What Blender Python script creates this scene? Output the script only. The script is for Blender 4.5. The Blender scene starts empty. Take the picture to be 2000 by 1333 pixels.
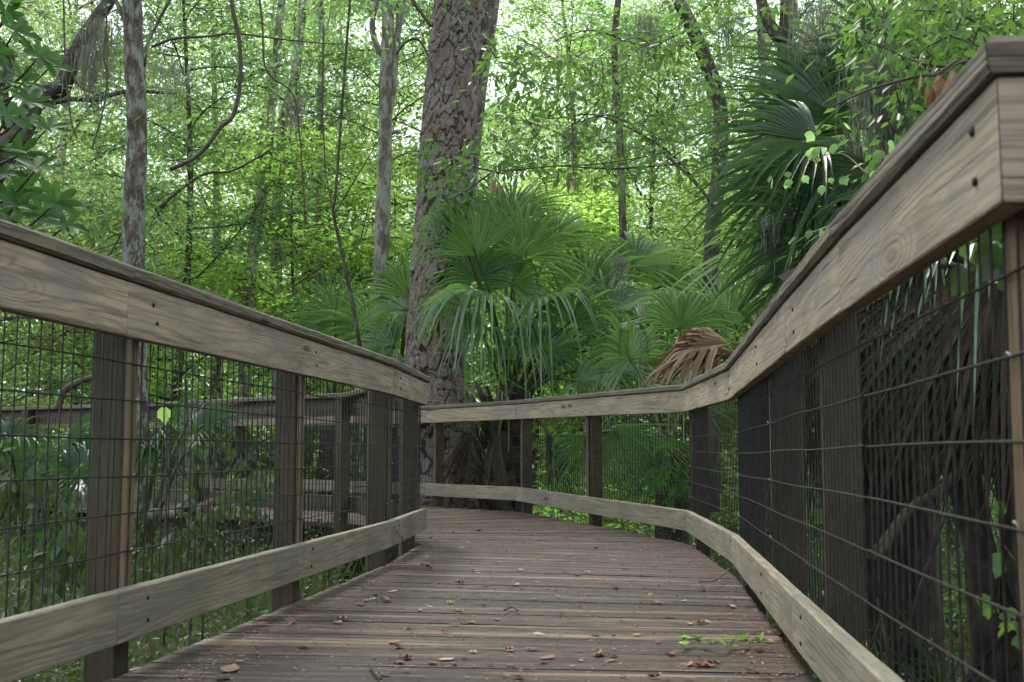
import bpy, math, random
import numpy as np
from mathutils import Vector, Matrix, noise as mnoise

scene = bpy.context.scene
R = math.radians
# ------------------------------------------------------------------ camera
CAMZ = 0.585
FPX = 2252.0
PITCH = R(5.53)
cam_d = bpy.data.cameras.new('camera')
cam_d.sensor_width = 36.0
cam_d.lens = FPX / 2000.0 * 36.0
cam_d.clip_start = 0.05
cam_d.clip_end = 500
cam_d.dof.use_dof = True
cam_d.dof.focus_distance = 8.5
cam_d.dof.aperture_fstop = 9.0
cam = bpy.data.objects.new('camera', cam_d)
cam.location = (0, 0, CAMZ)
cam.rotation_euler = (R(90) + PITCH, 0, 0)
scene.collection.objects.link(cam)
scene.camera = cam
# ------------------------------------------------------------------ sky
SUN_EL, SUN_AZ = 58, 25          # sun ahead of the camera, slightly left
w = bpy.data.worlds.new('World')
scene.world = w
w.use_nodes = True
nt = w.node_tree
nt.nodes.clear()
sky = nt.nodes.new('ShaderNodeTexSky')
sky.sky_type = 'NISHITA'
sky.sun_disc = False
sky.sun_elevation = R(SUN_EL)
sky.sun_rotation = R(-SUN_AZ)
mixc = nt.nodes.new('ShaderNodeMix'); mixc.data_type = 'RGBA'
mixc.inputs[0].default_value = 0.86
mixc.inputs[7].default_value = (7.2, 7.7, 8.3, 1)      # cloud cover
bg = nt.nodes.new('ShaderNodeBackground'); bg.inputs[1].default_value = 0.12
out = nt.nodes.new('ShaderNodeOutputWorld')
nt.links.new(sky.outputs[0], mixc.inputs[6])
nt.links.new(mixc.outputs[2], bg.inputs[0])
nt.links.new(bg.outputs[0], out.inputs[0])
sun_d = bpy.data.lights.new('sun', 'SUN')
sun_d.energy = 1.5

sun_d.angle = R(14)
sun_d.color = (1.0, 0.96, 0.88)
sun = bpy.data.objects.new('sun', sun_d)
sd = Vector((-math.sin(R(SUN_AZ)) * math.cos(R(SUN_EL)), math.cos(R(SUN_AZ)) * math.cos(R(SUN_EL)), math.sin(R(SUN_EL))))
sun.rotation_euler = (-sd).to_track_quat('-Z', 'Y').to_euler()
sun.location = (0, 0, 30)
scene.collection.objects.link(sun)
scene.view_settings.view_transform = 'Standard'
scene.view_settings.look = 'None'
scene.view_settings.exposure = 1.38
scene.view_settings.gamma = 1.0
scene.cycles.max_bounces = 3
scene.cycles.diffuse_bounces = 2
scene.cycles.glossy_bounces = 1
scene.cycles.transmission_bounces = 2
scene.cycles.caustics_reflective = False
scene.cycles.caustics_refractive = False
scene.cycles.use_denoising = True
scene.cycles.use_adaptive_sampling = True
scene.cycles.adaptive_threshold = 0.03

# ------------------------------------------------------------------ helpers
COL = scene.collection
def FU(y):
    v = 666.5 - y
    return FPX * math.cos(PITCH) - v * math.sin(PITCH), FPX * math.sin(PITCH) + v * math.cos(PITCH)
def P(x, y, d):
    """point seen at photo pixel (x, y) at forward distance d"""
    F, U = FU(y)
    return Vector((d * (x - 1000) / F, d, CAMZ + d * U / F))
def G(x, y, z=0.0):
    F, U = FU(y)
    d = (CAMZ - z) * F / -U
    return Vector((d * (x - 1000) / F, d, z))
def link(o, parent=None):
    COL.objects.link(o)
    if parent is not None: o.parent = parent
    return o
def tag(o, label=None, cat=None, group=None, kind=None):
    if label: o['label'] = label
    if cat: o['category'] = cat
    if group: o['group'] = group
    if kind: o['kind'] = kind
    return o
def empty(name, loc=(0, 0, 0), label=None, cat=None, group=None):
    o = bpy.data.objects.new(name, None)
    o.empty_display_size = 0.1
    o.location = loc
    link(o)
    return tag(o, label, cat, group)
class MB:
    def __init__(s): s.v = []; s.f = []; s.g = []; s.m = []; s.sm = []
    def add(s, verts, faces, gc=None, mi=0, smooth=False):
        b = len(s.v)
        s.v += [tuple(v) for v in verts]
        s.g += [tuple(g) for g in (gc if gc is not None else verts)]
        s.f += [tuple(i + b for i in f) for f in faces]
        s.m += [mi] * len(faces); s.sm += [smooth] * len(faces)
    def build(s, name, mats, parent=None, origin=None):
        me = bpy.data.meshes.new(name)
        v = s.v
        if origin is not None:
            ox, oy, oz = origin
            v = [(a - ox, b - oy, c - oz) for a, b, c in v]
        me.from_pydata(v, [], s.f)
        at = me.attributes.new('gc', 'FLOAT_VECTOR', 'POINT')
        at.data.foreach_set('vector', np.array(s.g, dtype=np.float32).ravel())
        if not isinstance(mats, (list, tuple)): mats = [mats]
        for m in mats: me.materials.append(m)
        me.polygons.foreach_set('material_index', s.m)
        me.polygons.foreach_set('use_smooth', s.sm)
        me.update()
        o = bpy.data.objects.new(name, me)
        link(o, parent)
        return o
def tube(mb, pts, radii, n=8, seed=0, lump=0.0, mi=0, cap=True):
    pts = [Vector(p) for p in pts]
    verts = []; gc = []; L = 0
    up = Vector((0.13, 0.9, 0.2)).normalized()
    prev = None
    for i, p in enumerate(pts):
        if i == 0: t = pts[1] - p
        elif i == len(pts) - 1: t = p - pts[i - 1]
        else: t = pts[i + 1] - pts[i - 1]
        t.normalize()
        if prev is None:
            a = t.cross(up)
            if a.length < 0.1: a = t.cross(Vector((1, 0, 0)))
            a.normalize()
        else:
            a = prev - t * prev.dot(t)
            if a.length < 1e-6: a = t.orthogonal()
            a.normalize()
        prev = a
        b = t.cross(a)
        if i: L += (p - pts[i - 1]).length
        for k in range(n):
            an = 2 * math.pi * k / n
            r = radii[i]
            if lump:
                r *= 1 + lump * mnoise.noise(Vector((math.cos(an) * 1.3 + seed, math.sin(an) * 1.3, L * 2.2 / max(0.05, radii[0] * 8))))
            verts.append(p + (a * math.cos(an) + b * math.sin(an)) * r)
            gc.append((L, math.cos(an) * radii[i] + seed, math.sin(an) * radii[i]))
    faces = []
    for i in range(len(pts) - 1):
        for k in range(n):
            k2 = (k + 1) % n
            faces.append((i * n + k, i * n + k2, (i + 1) * n + k2, (i + 1) * n + k))
    if cap:
        faces.append(tuple(range(n))[::-1]); faces.append(tuple((len(pts) - 1) * n + k for k in range(n)))
    mb.add(verts, faces, gc, mi, True)
def spline(ctrl, n):
    """Catmull-Rom through control points"""
    c = [Vector(p) for p in ctrl]
    c = [c[0] * 2 - c[1]] + c + [c[-1] * 2 - c[-2]]
    res = []
    segs = len(c) - 3
    for i in range(n + 1):
        t = i / n * segs
        k = min(int(t), segs - 1); u = t - k
        p0, p1, p2, p3 = c[k:k + 4]
        res.append(0.5 * ((2 * p1) + (p2 - p0) * u + (2 * p0 - 5 * p1 + 4 * p2 - p3) * u * u + (3 * p1 - p0 - 3 * p2 + p3) * u ** 3))
    return res

# ------------------------------------------------------------------ materials
def new_mat(name):
    m = bpy.data.materials.new(name); m.use_nodes = True
    nt = m.node_tree; nt.nodes.clear()
    o = nt.nodes.new('ShaderNodeOutputMaterial')
    return m, nt, o
class N:
    """tiny node helper"""
    def __init__(s, nt): s.nt = nt
    def node(s, t, **kw):
        n = s.nt.nodes.new(t)
        for k, v in kw.items(): setattr(n, k, v)
        return n
    def put(s, sock, v):
        if isinstance(v, bpy.types.NodeSocket): s.nt.links.new(v, sock)
        else: sock.default_value = v
    def math(s, op, a, b=0.0, c=None, clamp=False):
        n = s.node('ShaderNodeMath', operation=op); n.use_clamp = clamp
        s.put(n.inputs[0], a); s.put(n.inputs[1], b)
        if c is not None: s.put(n.inputs[2], c)
        return n.outputs[0]
    def mix(s, f, a, b):
        n = s.node('ShaderNodeMix', data_type='RGBA')
        s.put(n.inputs[0], f); s.put(n.inputs[6], a if isinstance(a, bpy.types.NodeSocket) else (*a, 1)[:4]); s.put(n.inputs[7], b if isinstance(b, bpy.types.NodeSocket) else (*b, 1)[:4])
        return n.outputs[2]
    def scale(s, v, sc):
        n = s.node('ShaderNodeVectorMath', operation='MULTIPLY'); s.put(n.inputs[0], v); n.inputs[1].default_value = sc
        return n.outputs[0]
    def noise(s, v, scale=1.0, detail=3.0, rough=0.55, dist=0.0):
        n = s.node('ShaderNodeTexNoise'); s.put(n.inputs['Vector'], v)
        n.inputs['Scale'].default_value = scale; n.inputs['Detail'].default_value = detail
        n.inputs['Roughness'].default_value = rough; n.inputs['Distortion'].default_value = dist
        return n.outputs[0]
    def vor(s, v, scale=1.0, feature='F1', rand=1.0):
        n = s.node('ShaderNodeTexVoronoi', feature=feature); s.put(n.inputs['Vector'], v)
        n.inputs['Scale'].default_value = scale; n.inputs['Randomness'].default_value = rand
        return n
    def ramp(s, f, stops):
        n = s.node('ShaderNodeMapRange'); n.interpolation_type = 'SMOOTHSTEP'
        s.put(n.inputs[0], f); n.inputs[1].default_value = stops[0]; n.inputs[2].default_value = stops[1]
        n.inputs[3].default_value = stops[2] if len(stops) > 2 else 0.0; n.inputs[4].default_value = stops[3] if len(stops) > 3 else 1.0
        return n.outputs[0]
    def attr(s, name):
        n = s.node('ShaderNodeAttribute'); n.attribute_name = name
        return n
    def bump(s, h, strength, dist):
        n = s.node('ShaderNodeBump'); s.put(n.inputs['Height'], h); n.inputs['Strength'].default_value = strength; n.inputs['Distance'].default_value = dist
        return n.outputs[0]

def wood(name, c1, c2, dark, knotc, rough=0.75, stain=(0.16, 0.15, 0.13), green=0.0, fiber=1.0, streak=0.6, knots=1.0, bumpd=0.0015, stain_amt=0.7, crackamt=0.75):
    m, nt, o = new_mat(name); h = N(nt)
    g = h.attr('gc').outputs['Vector']
    sep = h.node('ShaderNodeSeparateXYZ'); h.put(sep.inputs[0], g)
    kv = h.vor(h.scale(g, (1.5, 5.5, 5.5)), 1.0).outputs['Distance']
    knot = h.ramp(kv, (0.30, 0.02, 0.0, 1.0))
    core = h.ramp(kv, (0.10, 0.055, 0.0, 1.0))
    # growth rings running along the board, swerving round the knots
    warp = h.noise(h.scale(g, (0.55, 4.6, 4.6)), 1.0, 2.0, 0.4)
    wig = h.noise(h.scale(g, (7, 20, 20)), 1.0, 2.0)
    r = h.math('ADD', h.math('MULTIPLY', sep.outputs[1], 75.0), h.math('MULTIPLY', warp, 27.0))
    r = h.math('ADD', r, h.math('MULTIPLY', wig, 0.9))
    r = h.math('ADD', r, h.math('MULTIPLY', knot, 7.0 * knots))
    ring = h.math('MULTIPLY_ADD', h.math('SINE', h.math('MULTIPLY', r, 4.2)), 0.5, 0.5)
    ring = h.math('POWER', ring, 2.6)
    fib = h.noise(h.scale(g, (7, 230, 230)), 1.0, 3.0, 0.7)
    med = h.noise(h.scale(g, (2.2, 55, 55)), 1.0, 4.0, 0.7)
    big = h.noise(h.scale(g, (1.6, 4, 4)), 1.0, 3.0, 0.6)
    col = h.mix(h.ramp(big, (0.35, 0.65)), c1, c2)
    col = h.mix(h.math('MULTIPLY', ring, 0.42 * streak), col, dark)
    col = h.mix(h.math('MULTIPLY', h.ramp(med, (0.48, 0.68)), streak), col, dark)
    col = h.mix(h.math('MULTIPLY', h.ramp(fib, (0.45, 0.75)), 0.55 * fiber), col, dark)
    st = h.noise(h.scale(g, (2.3, 9, 9)), 1.0, 4.0, 0.65)
    col = h.mix(h.math('MULTIPLY', h.ramp(st, (0.46, 0.66)), stain_amt), col, stain)
    if green:
        gn = h.noise(h.scale(g, (3, 6, 6)), 1.0, 4.0, 0.7)
        col = h.mix(h.math('MULTIPLY', h.ramp(gn, (0.40, 0.62)), green), col, (0.085, 0.105, 0.035))
    col = h.mix(h.math('MULTIPLY', h.ramp(kv, (0.2, 0.06)), 0.35 * knots), col, knotc)
    col = h.mix(h.math('MULTIPLY', core, 0.75 * knots), col, (0.03, 0.022, 0.018))
    # drying cracks along the grain
    cr = h.noise(h.scale(g, (1.3, 75, 75)), 1.0, 2.0, 0.5)
    crack = h.ramp(cr, (0.68, 0.72))
    col = h.mix(h.math('MULTIPLY', crack, crackamt), col, (0.03, 0.025, 0.02))
    b = h.node('ShaderNodeBsdfPrincipled')
    h.put(b.inputs['Base Color'], col)
    h.put(b.inputs['Roughness'], h.math('MULTIPLY_ADD', st, 0.3, rough - 0.15))
    b.inputs['Specular IOR Level'].default_value = 0.4
    hh = h.math('ADD', h.math('MULTIPLY', fib, 0.6), h.math('MULTIPLY', ring, 0.35))
    hh = h.math('ADD', hh, h.math('MULTIPLY', med, 0.8))
    hh = h.math('SUBTRACT', hh, h.math('MULTIPLY', crack, 1.6 * crackamt))
    h.put(b.inputs['Normal'], h.bump(hh, 0.9, bumpd))
    nt.links.new(b.outputs[0], o.inputs[0])
    return m
def leafmat(name, ca, cb, trans, rough=0.45, tmix=0.5, spec=0.4, cc=None, tonev=0.0):
    """leaf: every loose leaf island has its own tint; light passes through"""
    m, nt, o = new_mat(name); h = N(nt)
    geo = h.node('ShaderNodeNewGeometry')
    rnd = geo.outputs['Random Per Island']
    tc = h.node('ShaderNodeTexCoord')
    ob = h.noise(tc.outputs['Object'], 0.55, 2.0)
    col = h.mix(rnd, ca, cb)
    if cc is not None: col = h.mix(h.ramp(ob, (0.42, 0.6)), col, cc)
    oi = h.node('ShaderNodeObjectInfo').outputs['Random']
    tone = h.math('MULTIPLY', h.math('MULTIPLY_ADD', oi, tonev, 1.0 - tonev * .6), h.ramp(h.noise(tc.outputs['Object'], 0.9, 2.0), (.35, .65, 1 - tonev * .5, 1 + tonev * .4)))  # random light and dark tint imitates shadow clumps in the crowns
    d = h.node('ShaderNodeBsdfPrincipled')
    h.put(d.inputs['Base Color'], col)
    d.inputs['Roughness'].default_value = rough
    d.inputs['Specular IOR Level'].default_value = spec
    t = h.node('ShaderNodeBsdfTranslucent')
    tcol = h.node('ShaderNodeMix', data_type='RGBA'); tcol.blend_type = 'MULTIPLY'; tcol.inputs[0].default_value = 1.0
    h.put(tcol.inputs[6], h.mix(rnd, (0.75, 0.8, 0.8), (1.15, 1.1, 1.0))); tcol.inputs[7].default_value = (*trans, 1)
    sc_ = h.node('ShaderNodeVectorMath', operation='SCALE'); h.put(sc_.inputs[0], tcol.outputs[2]); h.put(sc_.inputs['Scale'], tone)
    h.put(t.inputs[0], sc_.outputs[0])
    mx = h.node('ShaderNodeMixShader'); mx.inputs[0].default_value = tmix
    nt.links.new(d.outputs[0], mx.inputs[1]); nt.links.new(t.outputs[0], mx.inputs[2])
    nt.links.new(mx.outputs[0], o.inputs[0])
    return m
def simple(name, col, rough=0.6, metal=0.0, var=None, scale=8.0, bumpd=0.0, spec=0.4):
    m, nt, o = new_mat(name); h = N(nt)
    b = h.node('ShaderNodeBsdfPrincipled')
    tc = h.node('ShaderNodeTexCoord')
    n = h.noise(tc.outputs['Object'], scale, 5.0, 0.65)
    c = h.mix(h.ramp(n, (0.38, 0.62)), col, var if var else tuple(x * 0.6 for x in col))
    h.put(b.inputs['Base Color'], c)
    b.inputs['Roughness'].default_value = rough; b.inputs['Metallic'].default_value = metal
    b.inputs['Specular IOR Level'].default_value = spec
    if bumpd: h.put(b.inputs['Normal'], h.bump(n, 0.8, bumpd))
    nt.links.new(b.outputs[0], o.inputs[0])
    return m
def bark(name, c1, c2, patch, patch_amt, sc=6.0, vert=3.0, patch_sc=3.0, bumpd=0.01, spots=None):
    m, nt, o = new_mat(name); h = N(nt)
    g = h.attr('gc').outputs['Vector']
    a = h.noise(h.scale(g, (sc / vert, sc * 2.5, sc * 2.5)), 1.0, 5.0, 0.7)
    col = h.mix(h.ramp(a, (0.4, 0.6)), c1, c2)
    p = h.noise(h.scale(g, (patch_sc * .7, patch_sc * 1.6, patch_sc * 1.6)), 1.0, 5.0, 0.7)
    col = h.mix(h.ramp(p, (0.5 - patch_amt * .2, 0.62 - patch_amt * .2)), col, patch)
    q = h.noise(h.scale(g, (9, 22, 22)), 1.0, 3.0, 0.6)
    if spots: col = h.mix(h.ramp(q, (0.58, 0.68)), col, spots)
    b = h.node('ShaderNodeBsdfPrincipled'); h.put(b.inputs['Base Color'], col)
    b.inputs['Roughness'].default_value = 0.85; b.inputs['Specular IOR Level'].default_value = 0.25
    h.put(b.inputs['Normal'], h.bump(h.math('ADD', a, h.math('MULTIPLY', q, .4)), 0.9, bumpd))
    nt.links.new(b.outputs[0], o.inputs[0])
    return m

M = {}
M['rail'] = wood('rail_wood', (0.41, 0.33, 0.238), (0.29, 0.24, 0.185), (0.11, 0.08, 0.058), (0.15, 0.095, 0.06), stain=(0.19, 0.175, 0.16), streak=0.8, crackamt=.55)
M['kick'] = wood('kick_wood', (0.33, 0.28, 0.215), (0.245, 0.215, 0.17), (0.11, 0.088, 0.066), (0.14, 0.10, 0.07), stain=(0.16, 0.15, 0.125), green=0.2, streak=0.8, crackamt=.4)
M['cap'] = wood('cap_wood', (0.18, 0.145, 0.105), (0.11, 0.092, 0.07), (0.03, 0.021, 0.015), (0.09, 0.06, 0.045), stain=(0.13, 0.12, 0.10), green=0.25, streak=0.7, bumpd=0.004)
M['rail_shaded'] = wood('shaded_rail_wood', (0.12, 0.10, 0.08), (0.08, 0.068, 0.056), (0.03, 0.024, 0.02), (0.05, 0.03, 0.02), stain=(0.06, 0.055, 0.045), green=.2)  # darker rail wood: shade on the outward faces is put into the colour
M['post'] = wood('post_wood', (0.078, 0.054, 0.026), (0.046, 0.034, 0.018), (0.018, 0.014, 0.010), (0.06, 0.04, 0.03), stain=(0.032, 0.028, 0.018), green=0.22, streak=0.6)
M['batten'] = wood('batten_wood', (0.19, 0.125, 0.07), (0.14, 0.10, 0.06), (0.07, 0.045, 0.03), (0.12, 0.07, 0.04), stain=(0.13, 0.10, 0.06), green=0.3, streak=0.4)
def deck_wood():
    m, nt, o = new_mat('deck_wood'); h = N(nt)
    g = h.attr('gc').outputs['Vector']
    big = h.noise(h.scale(g, (1.2, 7, 1)), 1.0, 4.0, 0.65)
    tone = h.noise(h.scale(g, (.25, .9, 1)), 1.0, 1.0)
    lo = h.noise(h.scale(g, (1.0, 60, 1)), 1.0, 4.0, 0.7, 0.3)
    hi = h.noise(h.scale(g, (3.5, 230, 1)), 1.0, 3.0, 0.7)
    md = h.noise(h.scale(g, (.6, 17, 1)), 1.0, 3.0, 0.65)
    blot = h.noise(h.scale(g, (7, 11, 1)), 1.0, 5.0, 0.7)
    col = h.mix(h.ramp(big, (0.36, 0.62)), (0.115, 0.062, 0.040), (0.045, 0.029, 0.025))
    col = h.mix(h.math('MULTIPLY', h.ramp(tone, (0.42, 0.6)), .6), col, (0.075, 0.05, 0.042))
    col = h.mix(h.math('MULTIPLY', h.ramp(lo, (0.44, 0.34)), .75), col, (0.25, 0.18, 0.14))
    col = h.mix(h.math('MULTIPLY', h.ramp(lo, (0.52, 0.60)), .9), col, (0.022, 0.015, 0.014))
    col = h.mix(h.math('MULTIPLY', h.ramp(hi, (0.50, 0.64)), .65), col, (0.03, 0.021, 0.019))
    col = h.mix(h.math('MULTIPLY', h.ramp(blot, (0.50, 0.62)), .7), col, (0.03, 0.022, 0.022))
    col = h.mix(h.math('MULTIPLY', h.ramp(md, (0.50, 0.59)), .85), col, (0.022, 0.015, 0.015))
    col = h.mix(h.math('MULTIPLY', h.ramp(md, (0.43, 0.33)), .6), col, (0.42, 0.30, 0.20))
    b = h.node('ShaderNodeBsdfPrincipled'); h.put(b.inputs['Base Color'], col)
    h.put(b.inputs['Roughness'], h.math('MULTIPLY_ADD', blot, 0.6, 0.22))
    b.inputs['Specular IOR Level'].default_value = 0.34
    hh = h.math('SUBTRACT', h.math('MULTIPLY', hi, -.5), h.math('MULTIPLY', lo, 2.0))
    h.put(b.inputs['Normal'], h.bump(hh, 1.0, 0.006)); nt.links.new(b.outputs[0], o.inputs[0])
    return m
M['deck'] = deck_wood()
M['outer'] = wood('dark_wood', (0.05, 0.042, 0.035), (0.055, 0.047, 0.04), (0.03, 0.025, 0.02), (0.03, 0.02, 0.015), stain=(0.04, 0.036, 0.03), green=0.2)
M['wire'] = simple('wire_coating', (0.010, 0.010, 0.010), 0.55, 0.1, var=(0.03, 0.028, 0.025), scale=30, spec=0.25)
M['bolt'] = simple('bolt_steel', (0.05, 0.045, 0.045), 0.5, 0.8, scale=40)
M['screw'] = simple('screw_steel', (0.55, 0.55, 0.55), 0.35, 0.6, scale=40)
M['palm'] = leafmat('palm_leaf', (0.045, 0.10, 0.045), (0.085, 0.155, 0.07), (0.24, 0.48, 0.08), rough=0.3, tmix=0.36, spec=1.0)
M['palmetto'] = leafmat('palmetto_and_shaded_palm_leaf', (0.025, 0.055, 0.028), (0.045, 0.085, 0.04), (0.08, 0.18, 0.03), rough=0.4, tmix=0.3, spec=0.5)  # palmetto leaf; on the right palm its darkness stands in for shade
M['palm_dead'] = leafmat('dead_palm_leaf', (0.15, 0.09, 0.058), (0.33, 0.23, 0.16), (0.22, 0.12, 0.06), rough=0.6, tmix=0.2)
M['skirt'] = leafmat('grey_dead_palm_leaf', (0.03, 0.022, 0.018), (0.13, 0.095, 0.072), (0.04, 0.028, 0.02), rough=0.65, tmix=0.15)
M['petiole'] = simple('petiole', (0.06, 0.085, 0.025), 0.45, var=(0.03, 0.05, 0.02), scale=6)
M['petiole_dead'] = simple('petiole_dead', (0.12, 0.075, 0.05), 0.7, var=(0.05, 0.035, 0.03), scale=6)
M['boots'] = simple('palm_boots', (0.05, 0.038, 0.03), 0.85, var=(0.015, 0.012, 0.010), scale=9, bumpd=0.02)
M['leaf_bright'] = leafmat('bright_leaf', (0.10, 0.155, 0.035), (0.15, 0.21, 0.05), (0.52, 0.80, 0.22), tmix=0.6, cc=(0.09, 0.15, 0.04), tonev=0.8)
M['leaf_mid'] = leafmat('mid_green_leaf', (0.08, 0.13, 0.035), (0.12, 0.175, 0.05), (0.36, 0.64, 0.20), tmix=0.58, cc=(0.07, 0.12, 0.04), tonev=0.8)
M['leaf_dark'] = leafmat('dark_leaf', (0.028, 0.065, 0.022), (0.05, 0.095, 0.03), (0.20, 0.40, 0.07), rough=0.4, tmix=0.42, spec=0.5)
M['leaf_grey'] = leafmat('grey_green_leaf', (0.06, 0.10, 0.05), (0.09, 0.13, 0.06), (0.42, 0.60, 0.20), tmix=0.5, tonev=0.8)
M['leaf_yellow'] = leafmat('yellow_green_leaf', (0.075, 0.15, 0.02), (0.12, 0.19, 0.025), (0.55, 0.85, 0.17), tmix=0.6, tonev=0.8)
M['leaf_far'] = leafmat('far_leaf', (0.11, 0.16, 0.05), (0.15, 0.21, 0.065), (0.58, 0.84, 0.30), tmix=0.62)
M['magnolia'] = leafmat('glossy_leaf', (0.02, 0.065, 0.018), (0.04, 0.10, 0.025), (0.10, 0.28, 0.03), rough=0.5, tmix=0.4, spec=0.22)
M['ground_leaf'] = leafmat('ground_plant_leaf', (0.018, 0.042, 0.015), (0.045, 0.08, 0.026), (0.08, 0.16, 0.03), rough=0.4, tmix=0.35, cc=(0.02, 0.045, 0.018))
M['grass'] = leafmat('grass_blade', (0.03, 0.055, 0.018), (0.12, 0.13, 0.06), (0.12, 0.18, 0.05), tmix=0.35)
M['dry'] = leafmat('dry_leaf', (0.20, 0.10, 0.06), (0.36, 0.21, 0.14), (0.2, 0.09, 0.04), rough=0.55, tmix=0.15)
M['dry_red'] = leafmat('red_brown_leaf', (0.16, 0.055, 0.035), (0.23, 0.09, 0.05), (0.2, 0.06, 0.03), rough=0.5, tmix=0.15)
M['dry_yellow'] = leafmat('yellow_leaf', (0.42, 0.30, 0.06), (0.5, 0.38, 0.12), (0.4, 0.28, 0.05), rough=0.5, tmix=0.2)
M['dry_pale'] = leafmat('pale_leaf', (0.42, 0.33, 0.26), (0.5, 0.40, 0.32), (0.3, 0.2, 0.12), rough=0.55, tmix=0.15)
M['dry_dark'] = leafmat('dark_brown_leaf', (0.06, 0.035, 0.025), (0.10, 0.055, 0.04), (0.06, 0.03, 0.02), rough=0.5, tmix=0.1)
M['moss'] = leafmat('spanish_moss', (0.15, 0.165, 0.13), (0.22, 0.23, 0.19), (0.2, 0.22, 0.16), rough=0.8, tmix=0.35)
M['bark_lichen'] = bark('lichen_bark', (0.11, 0.085, 0.07), (0.05, 0.038, 0.032), (0.19, 0.205, 0.18), 0.2, sc=9, vert=1.0, patch_sc=10, bumpd=0.012, spots=(0.06, 0.045, 0.038))
M['bark_pale'] = bark('pale_bark', (0.15, 0.14, 0.115), (0.085, 0.075, 0.06), (0.25, 0.255, 0.22), 0.3, sc=8, vert=1.5, patch_sc=5, bumpd=0.006, spots=(0.08, 0.07, 0.055))
M['bark_dark'] = bark('dark_bark', (0.075, 0.058, 0.045), (0.035, 0.026, 0.02), (0.12, 0.12, 0.10), 0.1, sc=9, vert=4.0, patch_sc=3, bumpd=0.012)
M['twig'] = simple('twig_bark', (0.075, 0.055, 0.042), 0.8, scale=12)

# ------------------------------------------------------------------ railings
def offs(pts, d):
    """offset a plan polyline by d to its left"""
    r = []
    for i, p in enumerate(pts):
        ns = []
        if i > 0: ns.append((pts[i] - pts[i - 1]).normalized())
        if i < len(pts) - 1: ns.append((pts[i + 1] - pts[i]).normalized())
        ns = [Vector((-t.y, t.x)) for t in ns]
        n = sum(ns, Vector((0, 0)))
        n.normalize()
        k = 1 / max(0.35, n.dot(ns[0]))
        r.append(p + n * d * k)
    return r
SEED = random.Random(5)
def board(mb, a_in, b_in, a_out, b_out, za0, za1, zb0, zb1, gap=0.0012, ch=0.004, jit=0.0008, step=0.06, round_=1.0):
    """a plank from a to b; in/out are the plan points of its two faces, mitred ends"""
    a_in, b_in, a_out, b_out = [Vector(p) for p in (a_in, b_in, a_out, b_out)]
    L = (b_in - a_in).length
    d = (b_in - a_in).normalized()
    a_in = a_in + d * gap; b_in = b_in - d * gap
    a_out = a_out + d * gap; b_out = b_out - d * gap
    n = max(2, int(L / step))
    so = (SEED.uniform(0, 90), SEED.uniform(0, 90), SEED.uniform(0, 90))
    w = (a_out - a_in).length
    verts = []; gc = []
    for i in range(n + 1):
        t = i / n
        pi = a_in.lerp(b_in, t); po = a_out.lerp(b_out, t)
        z0 = za0 + (zb0 - za0) * t; z1 = za1 + (zb1 - za1) * t
        nrm = (po - pi).normalized(); ww = (po - pi).length
        c = ch * round_
        prof = [(0, c), (0, -c), (c, 0), (ww - c, 0), (ww, -c), (ww, c), (ww - c, 0), (c, 0)]
        zs = [z0 + c, z1 - c, z1, z1, z1 - c, z0 + c, z0, z0]
        for k in range(8):
            o = prof[k][0]; z = zs[k]
            j = mnoise.noise(Vector((t * L * 3 + so[0], k * 7.1, so[1]))) * jit * 2 + mnoise.noise(Vector((t * L * 14 + so[0], k * 3.1, so[1]))) * jit
            j2 = mnoise.noise(Vector((t * L * 3 + so[1], k * 5.3, so[2]))) * jit * 2
            p = pi + nrm * (o + j)
            verts.append((p.x, p.y, z + j2))
            gc.append((t * L + so[0], z - z0 + so[1], o + so[2]))
    faces = []
    for i in range(n):
        for k in range(8):
            k2 = (k + 1) % 8
            faces.append((i * 8 + k, (i + 1) * 8 + k, (i + 1) * 8 + k2, i * 8 + k2))
    faces.append(tuple(range(8))); faces.append(tuple(n * 8 + k for k in range(8))[::-1])
    mb.add(verts, faces, gc)
def post_box(mb, c, d, n, w, t, z0, z1, seed):
    """upright square timber: front face centre c (plan), along d, outward n"""
    r = random.Random(seed)
    so = (r.uniform(0, 90), r.uniform(0, 90), r.uniform(0, 90))
    ch = 0.004; hw = w / 2
    prof = [(-hw + ch, 0), (hw - ch, 0), (hw, ch), (hw, t - ch), (hw - ch, t), (-hw + ch, t), (-hw, t - ch), (-hw, ch)]
    steps = max(2, int((z1 - z0) / 0.12)); verts = []; gc = []
    for i in range(steps + 1):
        z = z0 + (z1 - z0) * i / steps
        for a, b in prof:
            p = c + d * a + n * b
            verts.append((p.x, p.y, z)); gc.append((z + so[0], a + so[1], b + so[2]))
    faces = []
    for i in range(steps):
        for k in range(8):
            k2 = (k + 1) % 8
            faces.append((i * 8 + k, i * 8 + k2, (i + 1) * 8 + k2, (i + 1) * 8 + k))
    faces.append(tuple(range(8))[::-1]); faces.append(tuple(steps * 8 + k for k in range(8)))
    mb.add(verts, faces, gc)
def wire(mb, a, b, r, mi=0, n=4, side=None):
    a = Vector(a); b = Vector(b); t = (b - a).normalized()
    u = t.orthogonal().normalized() if side is None else side
    v = t.cross(u)
    vs = []
    for p in (a, b):
        for k in range(n):
            an = 2 * math.pi * (k + .5) / n
            vs.append(p + (u * math.cos(an) + v * math.sin(an)) * r)
    mb.add(vs, [(k, (k + 1) % n, n + (k + 1) % n, n + k) for k in range(n)], None, mi, True)

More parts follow.
